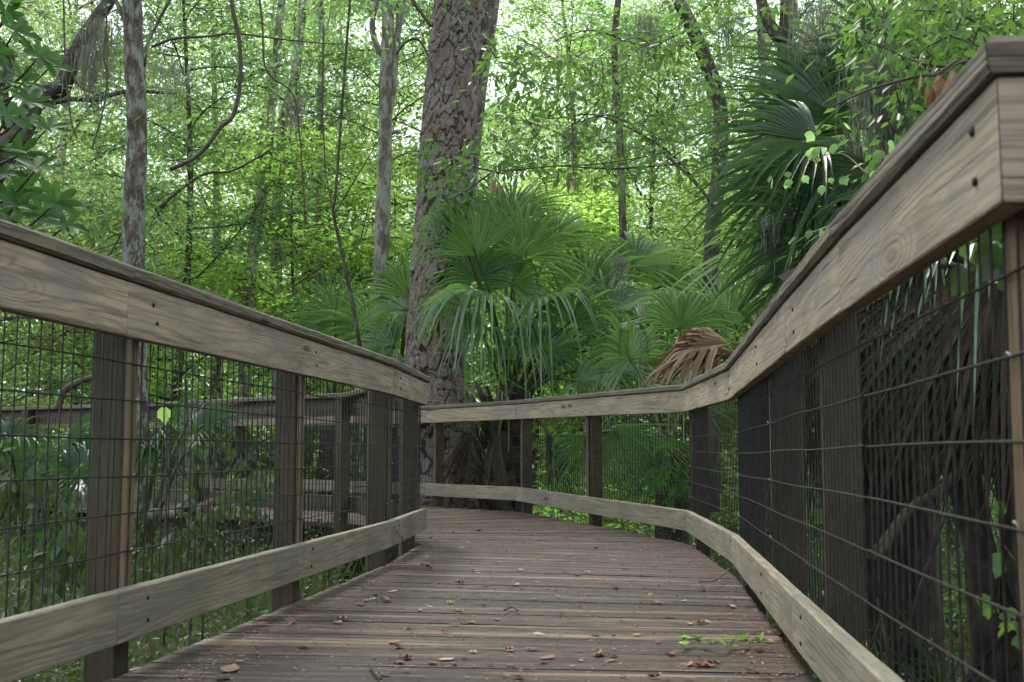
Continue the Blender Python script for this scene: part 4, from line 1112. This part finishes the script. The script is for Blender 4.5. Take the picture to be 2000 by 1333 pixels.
# nearer palm whose dead leaves hang behind the right mesh
pc = Vector((1.95, 4.5, 0)); pal6 = palm_root('near palm behind the right mesh, with hanging brown dead leaves and bare crossing stems', pc.x, pc.y)
mb = MB()
for k, (dx, dy, tx, ty) in enumerate([(0, 0, .05, .1), (.12, .1, .3, .3), (-.1, .05, -.35, .1)]):
    tube(mb, spline([(pc.x + dx, pc.y + dy, -.75), (pc.x + dx * 1.3, pc.y + dy, .2), (pc.x + tx, pc.y + ty, 1.15)], 10), [.075 - .002 * i for i in range(11)], 10, k, .3)
for k in range(9):
    r = random.Random(k + 50)
    a = Vector((pc.x + r.uniform(-.5, .4), pc.y + r.uniform(-.3, .3), r.uniform(-.5, .2)))
    b = a + Vector((r.uniform(-.7, .7), r.uniform(-.3, .3), r.uniform(.3, .9)))
    tube(mb, [a, a.lerp(b, .5) + Vector((0, 0, .05)), b], [.010, .008, .005], 6)
mb.build('trunk', M['boots'], pal6, pal6.location)
B6 = Vector((1.95, 4.5, 1.2))
for k in range(20):
    a = k * 2.4; r = random.Random(500 + k)
    hb = B6 + Vector((math.cos(a) * r.uniform(.2, .55), math.sin(a) * .35 - .1, r.uniform(-.15, .25)))
    dead = k % 5 != 0
    frond(pal6, hb, (math.cos(a) * .25, math.sin(a) * .2, -1), (math.sin(a) * .7, -1, .1), r.uniform(.55, .8), 30, 1.0, .25, 'skirt' if dead else 'palm', 360 + k, B6, 'petiole_dead' if dead else 'petiole')
for k, (ax, hb) in enumerate([((-.6, .2, .5), (1.7, 4.6, 1.35)), ((.5, 0, .8), (2.2, 4.6, 1.5)), ((.2, .4, 1), (2.0, 4.9, 1.5)), ((-.3, -.6, .2), (1.75, 4.2, 1.25))]):
    frond(pal6, hb, ax, (-ax[0] * .5, -.5, .9), .6, 40, 1.8, .7, 'palm', 395 + k, B6)

# ------------------------------------------------------------------ foliage in front of / beside the pine
def shrub(label, stems, sprays, tmpl, mat, cnt, spr, size, seed, name='leafy_branch', smat='twig', cat='branch', group=None, r0=.012, tw=.6, droop=.1, flat=.5):
    root = empty(name, P(*stems[0][0]), label, cat, group)
    mb = MB()
    for pl in stems:
        p = spline([P(*q) for q in pl], 8 * len(pl)); n = len(p)
        tube(mb, p, [r0 * (1 - .75 * i / n) for i in range(n)], 6, seed, .1)
    rnd = random.Random(seed)
    # a twig from the nearest stem point to each leaf spray
    allp = [q for pl in stems for q in spline([P(*q) for q in pl], 8 * len(pl))]
    for s in sprays:
        pass
    todo = [P(*s[:3]) for s in sprays]; stem0 = list(allp)
    todo.sort(key=lambda c: min((v - c).length for v in stem0))
    for c in todo:
        q = min(allp, key=lambda v: (v - c).length); l = (q - c).length
        if l > .02:
            m_ = q.lerp(c, .5) + Vector((rnd.uniform(-.12, .12), rnd.uniform(-.12, .12), rnd.uniform(-.04, .14))) * l
            tp_ = spline([q, m_, c], 6)
            tube(mb, tp_, [min(r0 * .4, .006) * (1 - .09 * i) for i in range(7)], 4, 0, 0, cap=False)
            allp += tp_[2:]
    mb.build('stem', M[smat], root, root.location)
    crown_sprays(root, tmpl, M[mat], sprays, cnt, spr, size, seed, 'foliage', droop, tw, flat)
    return root
rr = random.Random(3)
S = [(rr.gauss(890, 34), rr.uniform(270, 405), rr.uniform(12.0, 12.6), rr.uniform(.3, 1)) for _ in range(30)]
shrub('leafy sprig growing across the pine bark above the palm frond', [[(985, 340, 12.4), (940, 330, 12.3), (890, 320, 12.2)], [(960, 338, 12.4), (900, 380, 12.2), (870, 395, 12.2)]], S, OVAL, 'leaf_dark', 16, .10, .10, 5)
S = [(rr.uniform(940, 1330), rr.uniform(60, 360), rr.uniform(10, 12.5), rr.uniform(.3, 1)) for _ in range(150)]
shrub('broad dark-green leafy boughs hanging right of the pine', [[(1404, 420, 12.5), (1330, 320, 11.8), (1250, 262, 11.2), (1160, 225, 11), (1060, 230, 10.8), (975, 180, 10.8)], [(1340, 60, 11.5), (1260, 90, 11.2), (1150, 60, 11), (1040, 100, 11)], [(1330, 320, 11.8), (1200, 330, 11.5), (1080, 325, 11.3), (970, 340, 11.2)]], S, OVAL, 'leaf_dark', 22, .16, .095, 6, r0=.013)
S = [(rr.uniform(1290, 1560), rr.uniform(-20, 330), rr.uniform(9.5, 12.5), rr.uniform(.3, 1)) for _ in range(80)]
shrub('dark leafy boughs between the dark trunks at the upper right', [[(1535, 80, 11.4), (1470, 60, 11), (1400, 110, 10.5), (1330, 90, 10.2)], [(1532, 200, 11.4), (1440, 230, 11), (1380, 240, 10.6)]], S, OVAL, 'leaf_dark', 22, .16, .09, 7, r0=.013)
S = [(rr.uniform(1670, 2010), rr.uniform(-30, 150), rr.uniform(4.4, 6), rr.uniform(.3, 1)) for _ in range(75)]
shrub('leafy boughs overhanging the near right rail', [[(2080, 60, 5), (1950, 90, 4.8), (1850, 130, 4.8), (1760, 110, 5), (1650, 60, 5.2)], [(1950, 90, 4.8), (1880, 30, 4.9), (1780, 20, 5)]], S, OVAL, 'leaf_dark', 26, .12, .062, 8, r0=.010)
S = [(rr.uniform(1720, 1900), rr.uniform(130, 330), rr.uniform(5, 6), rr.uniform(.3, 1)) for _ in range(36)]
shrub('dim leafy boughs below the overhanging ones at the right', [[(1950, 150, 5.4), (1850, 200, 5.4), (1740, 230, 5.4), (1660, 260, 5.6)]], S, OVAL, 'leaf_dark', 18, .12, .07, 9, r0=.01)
S = [(1735, 290, 3.4), (1760, 288, 3.4), (1705, 338, 3.3), (1720, 350, 3.3), (1620, 282, 4.2), (1590, 300, 4.4), (1540, 350, 4.6), (1520, 345, 4.6), (1625, 255, 4.2), (1560, 480, 4.6), (1600, 440, 4.4), (1610, 350, 4.3)]
shrub('few bright green vine leaves standing above the near right rail', [[(1760, 330, 3.35), (1740, 300, 3.4), (1700, 340, 3.35), (1640, 300, 4), (1560, 320, 4.5)]], S, GRAPE, 'leaf_mid', 3, .03, .042, 10, r0=.004, name='vine_leaves')
S = [(1955, 465, 1.7), (1968, 520, 1.75), (1950, 870, 2.6), (1965, 1000, 2.8), (1985, 1100, 2.6), (1940, 1180, 2.9), (1975, 1230, 2.7)]
shrub('bright green vine leaves behind the near right mesh', [[(1975, 400, 1.9), (1962, 500, 1.75), (1968, 560, 1.9), (1975, 800, 2.5), (1960, 1000, 2.7), (1950, 1180, 2.8)]], S, GRAPE, 'leaf_dark', 4, .04, .045, 11, r0=.004, name='vine_leaves')
# glossy big-leaved branch at the left edge: rosettes
def rosettes():
    root = empty('glossy_branch', P(-20, 300, 5.2), 'branch of large glossy dark leaves in rosettes at the left edge', 'branch')
    mb = MB(); pos = []; dr = []; nr = []; sz = []
    rng = np.random.default_rng(12); r = random.Random(12)
    C = [(78, 110), (30, 60), (5, 160), (15, 225), (50, 235), (72, 330), (40, 300), (80, 420), (30, 400), (5, 340), (20, 440), (110, 395), (60, 200), (-20, 100), (-10, 430), (50, 370), (130, 440), (10, 30), (-40, 260), (95, 250), (45, 160), (60, 450), (0, 290), (-10, 180), (25, 10), (100, 130)]
    for (x, y) in C:
        c = P(x, y, 5.0 + r.uniform(-.3, .4)); ax = Vector((r.uniform(.1, .8), r.uniform(-.7, -.1), r.uniform(.2, .9))).normalized()
        n = 8
        u = ax.orthogonal().normalized(); v = ax.cross(u)
        for k in range(n):
            a = k * 2.4; out_ = (u * math.cos(a) + v * math.sin(a))
            d = (out_ * 1.0 + ax * r.uniform(.1, .6) + Vector((0, 0, -.1))).normalized()
            pos.append(tuple(c)); dr.append(tuple(d)); nr.append(tuple(ax + out_ * -.3)); sz.append(r.uniform(.085, .125))
        q = P(-60, y + 90, 5.3)
        tube(mb, spline([q, q.lerp(c, .6) - Vector((0, 0, .05)), c], 6), [.01 - .001 * i for i in range(7)], 5)
    mb.build('stem', M['twig'], root, root.location)
    big = T([(0, 0, 0), (.22, .12, .02), (.6, .19, .05), (.88, .13, .03), (1, 0, -.05), (.88, -.13, .03), (.6, -.19, .05), (.22, -.12, .02)], [(0, 4, 3, 2), (0, 2, 1, 0), (0, 5, 4, 0)])
    big = T([(0, 0, 0), (.25, .12, .02), (.62, .19, .05), (.9, .12, .02), (1, 0, -.05), (.9, -.12, .02), (.62, -.19, .05), (.25, -.12, .02), (.5, 0, 0)], [(0, 8, 2, 1), (8, 4, 3, 2), (0, 7, 6, 8), (8, 6, 5, 4)])
    leaves('foliage', big, pos, dr, nr, sz, M['magnolia'], root, root.location)
rosettes()
# dried brown leaf cluster behind the right rail corner
S = [(1835, 150, 3.3), (1850, 160, 3.3), (1822, 165, 3.3), (1860, 140, 3.3)]
shrub('curled dead brown leaves hanging by the corner of the right rail', [[(1900, 120, 3.3), (1870, 125, 3.3), (1840, 150, 3.3)]], S, OVAL, 'dry', 5, .02, .085, 14, r0=.005, name='dead_leaves', droop=1.0)
S = [(975, 350, 11.5), (968, 356, 11.5), (1113, 342, 11), (1155, 340, 11)]
shrub('few hanging dead brown leaves right of the pine', [[(1000, 330, 11.5), (975, 335, 11.5)], [(1130, 322, 11), (1155, 325, 11)]], S, LANCE, 'dry', 3, .03, .16, 15, r0=.006, name='dead_leaves', droop=2.0)

# spanish moss
def moss(label, px, py, d, w, L, n, seed):
    rng = np.random.default_rng(seed); mb = MB(); c = P(px, py, d)
    for k in range(n):
        p = c + Vector((rng.normal(0, w), rng.normal(0, w), rng.uniform(-.03, .03)))
        l = L * rng.uniform(.3, 1.0); pts_ = []; ns = 9
        q = p.copy()
        for s in range(ns + 1):
            pts_.append(q.copy()); q = q + Vector((rng.normal(0, .18), rng.normal(0, .18), -1)) * (l / ns)
        vs = []; fs = []
        wd = .0022 * d / 6
        for s, q in enumerate(pts_):
            a = rng.uniform(0, 6.28); e = Vector((math.cos(a), math.sin(a), 0)) * wd
            vs += [q - e, q + e]
        for s in range(ns): fs.append((2 * s, 2 * s + 1, 2 * s + 3, 2 * s + 2))
        mb.add(vs, fs)
    o = mb.build('spanish_moss', M['moss'], None, c); o.location = c
    tag(o, label, 'moss', 'tufts of spanish moss')
moss('long grey moss tuft hanging from the oak limb beside the lichen trunk', 195, 40, 13.2, .11, 1.1, 120, 1)
moss('thin grey moss strand in front of the oak limb', 170, 95, 13.0, .07, .8, 60, 2)
moss('grey moss tuft hanging over the right palm fronds', 1715, 110, 5.6, .07, .5, 320, 3)
moss('lower grey moss tuft hanging beside the right palm', 1735, 190, 5.6, .06, .36, 240, 4)
moss('grey moss veil high at the upper right', 1590, 10, 6.5, .09, .45, 120, 5)
moss('moss tuft on a twig high right of the pine', 1258, 35, 11, .07, .55, 80, 6)
moss('moss tuft hanging lower right of the pine', 1110, 255, 11, .05, .4, 60, 7)
moss('small dark moss tuft right of the fan palm', 1212, 500, 13, .06, .35, 60, 8)
moss('faint moss tuft in the wood left of the pale forked trunk', 578, 190, 14, .07, .6, 60, 9)
moss('wisp of moss hanging on the palm frond behind the right rail', 1502, 430, 6.0, .03, .35, 70, 10)
moss('grey moss tuft high behind the lichen trunk', 330, 120, 13, .2, .6, 90, 11)
moss('moss tuft hanging high left of the right dark trunk', 1420, 30, 11, .06, .5, 60, 12)

# ------------------------------------------------------------------ undergrowth
def scatter_ok(x, y):
    """outside the boardwalk"""
    p = Vector((x, y))
    return p
def inside_walk(X, Y):
    # distance to the centre line
    c = np.array([(q.x, q.y) for q in cl[::5]])
    d = np.sqrt(((X[:, None] - c[None, :, 0]) ** 2 + (Y[:, None] - c[None, :, 1]) ** 2).min(1))
    return d < 1.06
def undergrowth(name, label, n, size, tmpl, mat, seed, hmax, reg, cl_n, tw=.6, up=.2, cspr=.16, cat='undergrowth'):
    rng = np.random.default_rng(seed)
    x0, x1, y0, y1 = reg
    cy = y0 + (y1 - y0) * rng.random(cl_n) ** 1.4; cx = rng.uniform(x0, x1, cl_n)
    keep = ~inside_walk(cx, cy); cx = cx[keep]; cy = cy[keep]
    hh = rng.random(len(cx)) ** 1.5 * hmax
    i = rng.integers(0, len(cx), n)
    off = rn(rng, n) * np.array([cspr, cspr, .05])
    g = np.array([gz(a, b) for a, b in zip(cx, cy)])
    t = rng.random(n)
    pos = np.stack([cx[i] + off[:, 0] * (.5 + t), cy[i] + off[:, 1] * (.5 + t), g[i] + .02 + hh[i] * t + np.abs(off[:, 2])], 1)
    k2 = ~inside_walk(pos[:, 0], pos[:, 1]); pos = pos[k2]; off = off[k2]; n = len(pos)
    dr = off * np.array([3, 3, 1]) + rn(rng, n, .3) + np.array([0, 0, up])
    o = leaves(name, tmpl, pos, dr, np.array([0, 0, 1.0]) + rn(rng, n, tw), rng.uniform(.5, 1.3, n) * size, M[mat])
    tag(o, label, cat, kind='stuff')
undergrowth('undergrowth', 'dense low leafy ground cover behind the left mesh', 60000, .042, OVAL, 'ground_leaf', 51, .85, (-7, -1.1, 1.5, 14), 1500)
undergrowth('undergrowth', 'dark low plants on the forest floor right of the boardwalk', 16000, .05, OVAL, 'ground_leaf', 52, .55, (1.0, 6, 1.0, 13), 700)
undergrowth('undergrowth', 'leafy ground plants among the far trees', 30000, .12, OVAL, 'leaf_mid', 53, 1.3, (-14, 14, 14, 34), 900, cspr=.35)
undergrowth('undergrowth', 'bright yellow-green plants behind the far railing', 9000, .09, OVAL, 'leaf_yellow', 54, 1.2, (.4, 6.5, 17.5, 24), 320, cspr=.3)
undergrowth('undergrowth', 'dark ground plants standing in for shade just beyond the far railing', 20000, .05, OVAL, 'ground_leaf', 61, .35, (-1.5, 6, 9.5, 16.5), 900)  # dark plants put in for the shade seen under the far toe board
undergrowth('long_grass', 'thin pale grass blades and stalks behind the left mesh', 15000, .32, BLADE, 'grass', 55, .25, (-7, -1.1, 1.5, 13), 1500, up=1.4, tw=1)
undergrowth('long_grass', 'thin grass blades along the foot of the right railing', 5000, .25, BLADE, 'grass', 56, .15, (1.0, 4, 1.0, 12), 500, up=1.0, tw=1)
undergrowth('leaf_litter', 'brown dead leaves covering the forest floor', 16000, .06, OVAL, 'dry', 57, .03, (-6, 6, 1.0, 15), 3000, up=0, tw=.4, cspr=.3)
undergrowth('undergrowth', 'sprigs of fine leaves along the deck edge under the left railing', 7000, .04, OVAL, 'ground_leaf', 58, .55, (-1.7, -.9, 2.5, 7.5), 260, cspr=.08)
# distinct plants behind the left mesh
for q, (px, py, d, lb, mt, tm) in enumerate([(395, 880, 5.2, 'lobed-leaf sapling standing between the two near left posts', 'ground_leaf', OVAL), (320, 800, 4.6, 'two large bright leaves hanging behind the left mesh', 'leaf_bright', GRAPE),
     (60, 950, 4.2, 'leafy dark shrub at the far left behind the mesh', 'ground_leaf', OVAL), (480, 960, 6.0, 'leafy shrub left of the second left post', 'ground_leaf', OVAL), (120, 1080, 3.9, 'low leafy shrub left of the nearest left post', 'ground_leaf', OVAL), (370, 1050, 4.8, 'bushy plant between the two near left posts', 'ground_leaf', OVAL)]):
    S = [(px + rr.gauss(0, 30), py + rr.gauss(0, 38), d + rr.uniform(-.2, .2), rr.uniform(.4, 1)) for _ in range(16 if q != 1 else 2)]
    if q == 1: S = [(318, 795, 4.6), (325, 800, 4.6)]
    shrub(lb, [[(px, 1260, d), (px + 5, py + 90, d), (px, py, d)]], S, tm, mt, (5 if q == 0 else 14) if q != 1 else 1, .055 if q != 1 else .02, .06 if q != 1 else .09, 70 + q, name='shrub', cat='shrub', r0=.006)
for q, (px, py, d, lb) in enumerate([(1330, 900, 9.2, 'large-leaved shrub with shiny leaves behind the far railing, by its right post'), (1290, 960, 9.4, 'low shiny-leaved shrub at the foot of the far railing')]):
    S = [(px + rr.gauss(0, 22), py + rr.gauss(0, 30), d + rr.uniform(-.2, .2), rr.uniform(.4, 1)) for _ in range(10)]
    shrub(lb, [[(px, 1100, d), (px + 5, py + 60, d), (px, py, d)]], S, OVAL, 'magnolia', 7, .08, .16, 90 + q, name='shrub', cat='shrub', r0=.008)
# fallen logs and dead sticks behind the left mesh
def log(label, a, b, r, mat, seed, name='fallen_log'):
    mb = MB(); a = Vector(a); b = Vector(b)
    p = [a.lerp(b, i / 12) + Vector((0, 0, .02 * math.sin(i * 1.1 + seed))) for i in range(13)]
    tube(mb, p, [r * (1 - .03 * i) for i in range(13)], 12, seed, .25)
    o = mb.build(name, M[mat], None, a); o.location = a
    tag(o, label, name.split('_')[-1])
log('pinkish bare fallen log at the lower left behind the mesh', G(-40, 1060, -.42), G(28, 1020, -.30), .10, 'batten', 1)
log('grey fallen log lying in the undergrowth on the left', P(300, 1010, 6.5), P(420, 985, 7.5), .035, 'bark_dark', 2)
log('thick dark branch slanting behind the right mesh', P(1700, 1080, 4.2), P(1960, 830, 4.6), .022, 'bark_dark', 4, 'fallen_branch')
log('second dark branch crossing low behind the right mesh', P(1850, 850, 4.8), P(2010, 990, 4.4), .016, 'bark_dark', 5, 'fallen_branch')

# ------------------------------------------------------------------ things lying on the deck
def fallen_leaf_mesh(kind, seed):
    r = random.Random(seed); vs = []; n = 9; curl = r.uniform(.15, .5); cup = r.uniform(.1, .35)
    for i in range(n + 1):
        t = i / n; w = .26 * math.sin(math.pi * min(1, t * 1.02)) ** .7 * (1.15 - .3 * t)
        if kind == 'lobed': w *= 1 + .45 * math.sin(t * 19 + seed)
        zc = curl * (2 * t - 1) ** 2 * .35
        for s in (-1, -.5, 0, .5, 1):
            vs.append((t - .5, s * w + .02 * r.uniform(-1, 1), zc + cup * (s * w) ** 2 * 6 + .012 * r.uniform(-1, 1)))
    fs = [(i * 5 + k, i * 5 + k + 1, (i + 1) * 5 + k + 1, (i + 1) * 5 + k) for i in range(n) for k in range(4)]
    me = bpy.data.meshes.new('fallen_leaf'); zmin = min(v[2] for v in vs)
    me.from_pydata([(a, b, c - zmin) for a, b, c in vs], [], fs); me.polygons.foreach_set('use_smooth', [True] * len(fs)); me.update()
    return me
base_m = {(k, s): fallen_leaf_mesh(k, s) for k in ('oval', 'lobed') for s in (1, 2, 3, 4)}
LM = {}
def leaf_data(mt, k, s):
    if (mt, k, s) not in LM:
        m = base_m[(k, s)].copy(); m.materials.append(M[mt]); LM[(mt, k, s)] = m
    return LM[(mt, k, s)]
words = {'dry': 'tan-brown', 'dry_red': 'reddish-brown', 'dry_yellow': 'yellow', 'dry_pale': 'pale bleached', 'dry_dark': 'dark curled'}
rl = random.Random(8); nl = 0
def put_leaf(p, mt, size, rz=None, k=None):
    p = Vector(p)
    o = bpy.data.objects.new('fallen_leaf', leaf_data(mt, k or rl.choice(['oval', 'lobed']), rl.randint(1, 4)))
    o.location = (p.x, p.y, deckz(p.x, p.y) + .0035); o.scale = (size, size * rl.uniform(.8, 1.3), size * rl.uniform(.6, 1.3))
    o.rotation_euler = (rl.uniform(-.12, .12), rl.uniform(-.12, .12), rl.uniform(0, 6.28) if rz is None else rz)
    link(o)
    side = 'left' if p.x < -.25 + .1 * p.y * .7 else ('right' if p.x > .25 + .1 * p.y * .7 else 'middle')
    dist = 'nearest planks' if p.y < 3.8 else ('near planks' if p.y < 4.8 else ('middle stretch of the deck' if p.y < 6.3 else 'far stretch of the deck'))
    tag(o, '%s fallen leaf, %s %s, on the %s' % (words[mt], 'larger' if size > .062 else 'small', 'lying ' + side, dist), 'leaf', 'fallen leaves on the deck')
fixed = [(450, 1310, 'dry', .075), (437, 1325, 'dry_dark', .06), (668, 1212, 'dry', .06), (705, 1183, 'dry_red', .05), (752, 1172, 'dry', .055), (660, 1218, 'dry_pale', .05), (733, 1163, 'dry_dark', .045), (756, 1175, 'dry_red', .05), (767, 1157, 'dry_pale', .045),
 (839, 1185, 'dry_pale', .03), (797, 1228, 'dry', .04), (770, 1257, 'dry', .05), (872, 1290, 'dry_pale', .05), (943, 1178, 'dry_red', .04), (955, 1172, 'dry_red', .02), (1007, 1140, 'dry_pale', .05), (1052, 1238, 'dry_pale', .04), (1170, 1278, 'dry_dark', .07), (1168, 1281, 'dry_yellow', .045),
 (1244, 1238, 'dry_yellow', .035), (1286, 1252, 'dry_red', .035), (1272, 1155, 'dry_yellow', .035), (1103, 1113, 'dry_yellow', .035), (1285, 1172, 'dry', .05), (1308, 1278, 'dry', .05), (1013, 1325, 'dry_red', .045), (985, 1322, 'dry_dark', .025), (1345, 1300, 'dry', .05), (1375, 1302, 'dry_red', .07), (1395, 1296, 'dry_dark', .05),
 (1368, 1213, 'dry', .05), (1380, 1210, 'dry_pale', .035), (1500, 1250, 'dry', .045), (905, 1134, 'dry_dark', .045), (728, 1140, 'dry_red', .045), (842, 1052, 'dry_dark', .05), (848, 1039, 'dry_pale', .045), (860, 1034, 'dry_yellow', .03), (835, 1107, 'dry_dark', .06), (935, 1037, 'dry_dark', .05), (1005, 1057, 'dry_red', .05),
 (1096, 1195, 'dry_dark', .03), (1110, 1203, 'dry_dark', .025), (1165, 1066, 'dry', .05), (1218, 1057, 'dry_dark', .03), (1220, 1105, 'dry_dark', .05), (1250, 1070, 'dry_dark', .04), (1305, 1200, 'dry_dark', .04), (570, 1218, 'dry_red', .05), (512, 1222, 'dry', .045), (590, 1268, 'dry_red', .05), (1135, 1292, 'dry', .03), (1192, 1292, 'dry', .045), (1300, 1333, 'dry_dark', .06)]
for x, y, mt, s in fixed: put_leaf(G(x, y), mt, s)
for k in range(125):
    y = 3.05 + 6.2 * rl.random() ** 1.25; mid = -.13 + .1 * (y - 2.5) if y < 7 else .28
    x = mid + rl.choice([rl.uniform(-.78, .78), rl.gauss(.1, .45)]); x = max(mid - .8, min(mid + .78, x))
    put_leaf((x, y, 0), rl.choice(['dry', 'dry', 'dry_red', 'dry_red', 'dry_dark', 'dry_dark', 'dry_pale', 'dry_yellow']), rl.uniform(.02, .05))
# fine debris: uncountable crumbs of bark and leaf
def crumbs():
    rng = np.random.default_rng(5); n = 5200
    y = 2.9 + 7 * rng.random(n) ** 1.2; mid = np.where(y < 7, -.13 + .1 * (y - 2.5), .3); x = mid + rng.uniform(-.85, .85, n)
    e = rng.random(n) < .35; x[e] = mid[e] + np.sign(rng.random(e.sum()) - .5) * rng.uniform(.7, .88, e.sum())
    pos = np.stack([x, y, np.array([deckz(a, b) for a, b in zip(x, y)]) + .0035], 1)
    o = leaves('leaf_crumbs', OVAL, pos, rn(rng, n) * np.array([1, 1, .1]), np.array([0, 0, 1.0]) + rn(rng, n, .2), rng.uniform(.004, .018, n), M['dry'])
    tag(o, 'crumbs of dry leaf and bark strewn over the deck', 'debris', kind='stuff')
crumbs()
# green sprigs on the deck at the lower right
for q, (pl, cnt, lb) in enumerate([([(1330, 1268), (1352, 1262), (1375, 1266), (1400, 1272)], 13, 'smaller fallen green sprig lying left of the fuller one on the deck'), ([(1420, 1272), (1440, 1262), (1465, 1264), (1487, 1268)], 22, 'fuller fallen green sprig with crowded leaves near the right toe board')]):
    p0 = G(*pl[0]); root = empty('green_sprig', (p0.x, p0.y, 0), lb, 'sprig', 'fallen green sprigs')
    pts_ = [G(*a) + Vector((0, 0, .014 + .008 * (i % 2))) for i, a in enumerate(pl)]
    mb = MB(); sp_ = spline(pts_, 12); tube(mb, sp_, [.0022] * 13, 5); mb.build('stem', M['petiole'], root, root.location)
    rng = np.random.default_rng(q + 60); pos = []; dr = []
    for k in range(cnt):
        c = sp_[rng.integers(0, 13)]; pos.append(tuple(c)); dr.append((rng.normal(), rng.normal(), abs(rng.normal(0, .4))))
    leaves('foliage', OVAL, pos, dr, np.array([0, 0, 1.0]) + rn(rng, cnt, .5), rng.uniform(.03, .05, cnt), M['leaf_bright'], root, root.location)
# twigs
for q, (pl, r0, lb) in enumerate([([(722, 1305), (730, 1318), (745, 1332)], .003, 'thin pale forked twig lying on the nearest planks, left of centre'), ([(1365, 1140), (1395, 1138), (1418, 1122)], .003, 'dark bent twig lying by the right toe board'), ([(985, 1196), (1000, 1190), (1012, 1197)], .003, 'short dark twig in the middle of the deck'), ([(822, 1105), (836, 1107), (844, 1111)], .004, 'dark stubby twig on the far left part of the deck'), ([(1455, 1310), (1490, 1322), (1505, 1333)], .002, 'pale straight twig on the nearest planks at the right')]):
    pts_ = [G(*a) + Vector((0, 0, .007)) for a in pl]; mb = MB(); tube(mb, spline(pts_, 10), [r0] * 11, 6, q, .3)
    o = mb.build('fallen_twig', M['twig'], None, pts_[0]); o.location = pts_[0]; tag(o, lb, 'twig', 'twigs on the deck')
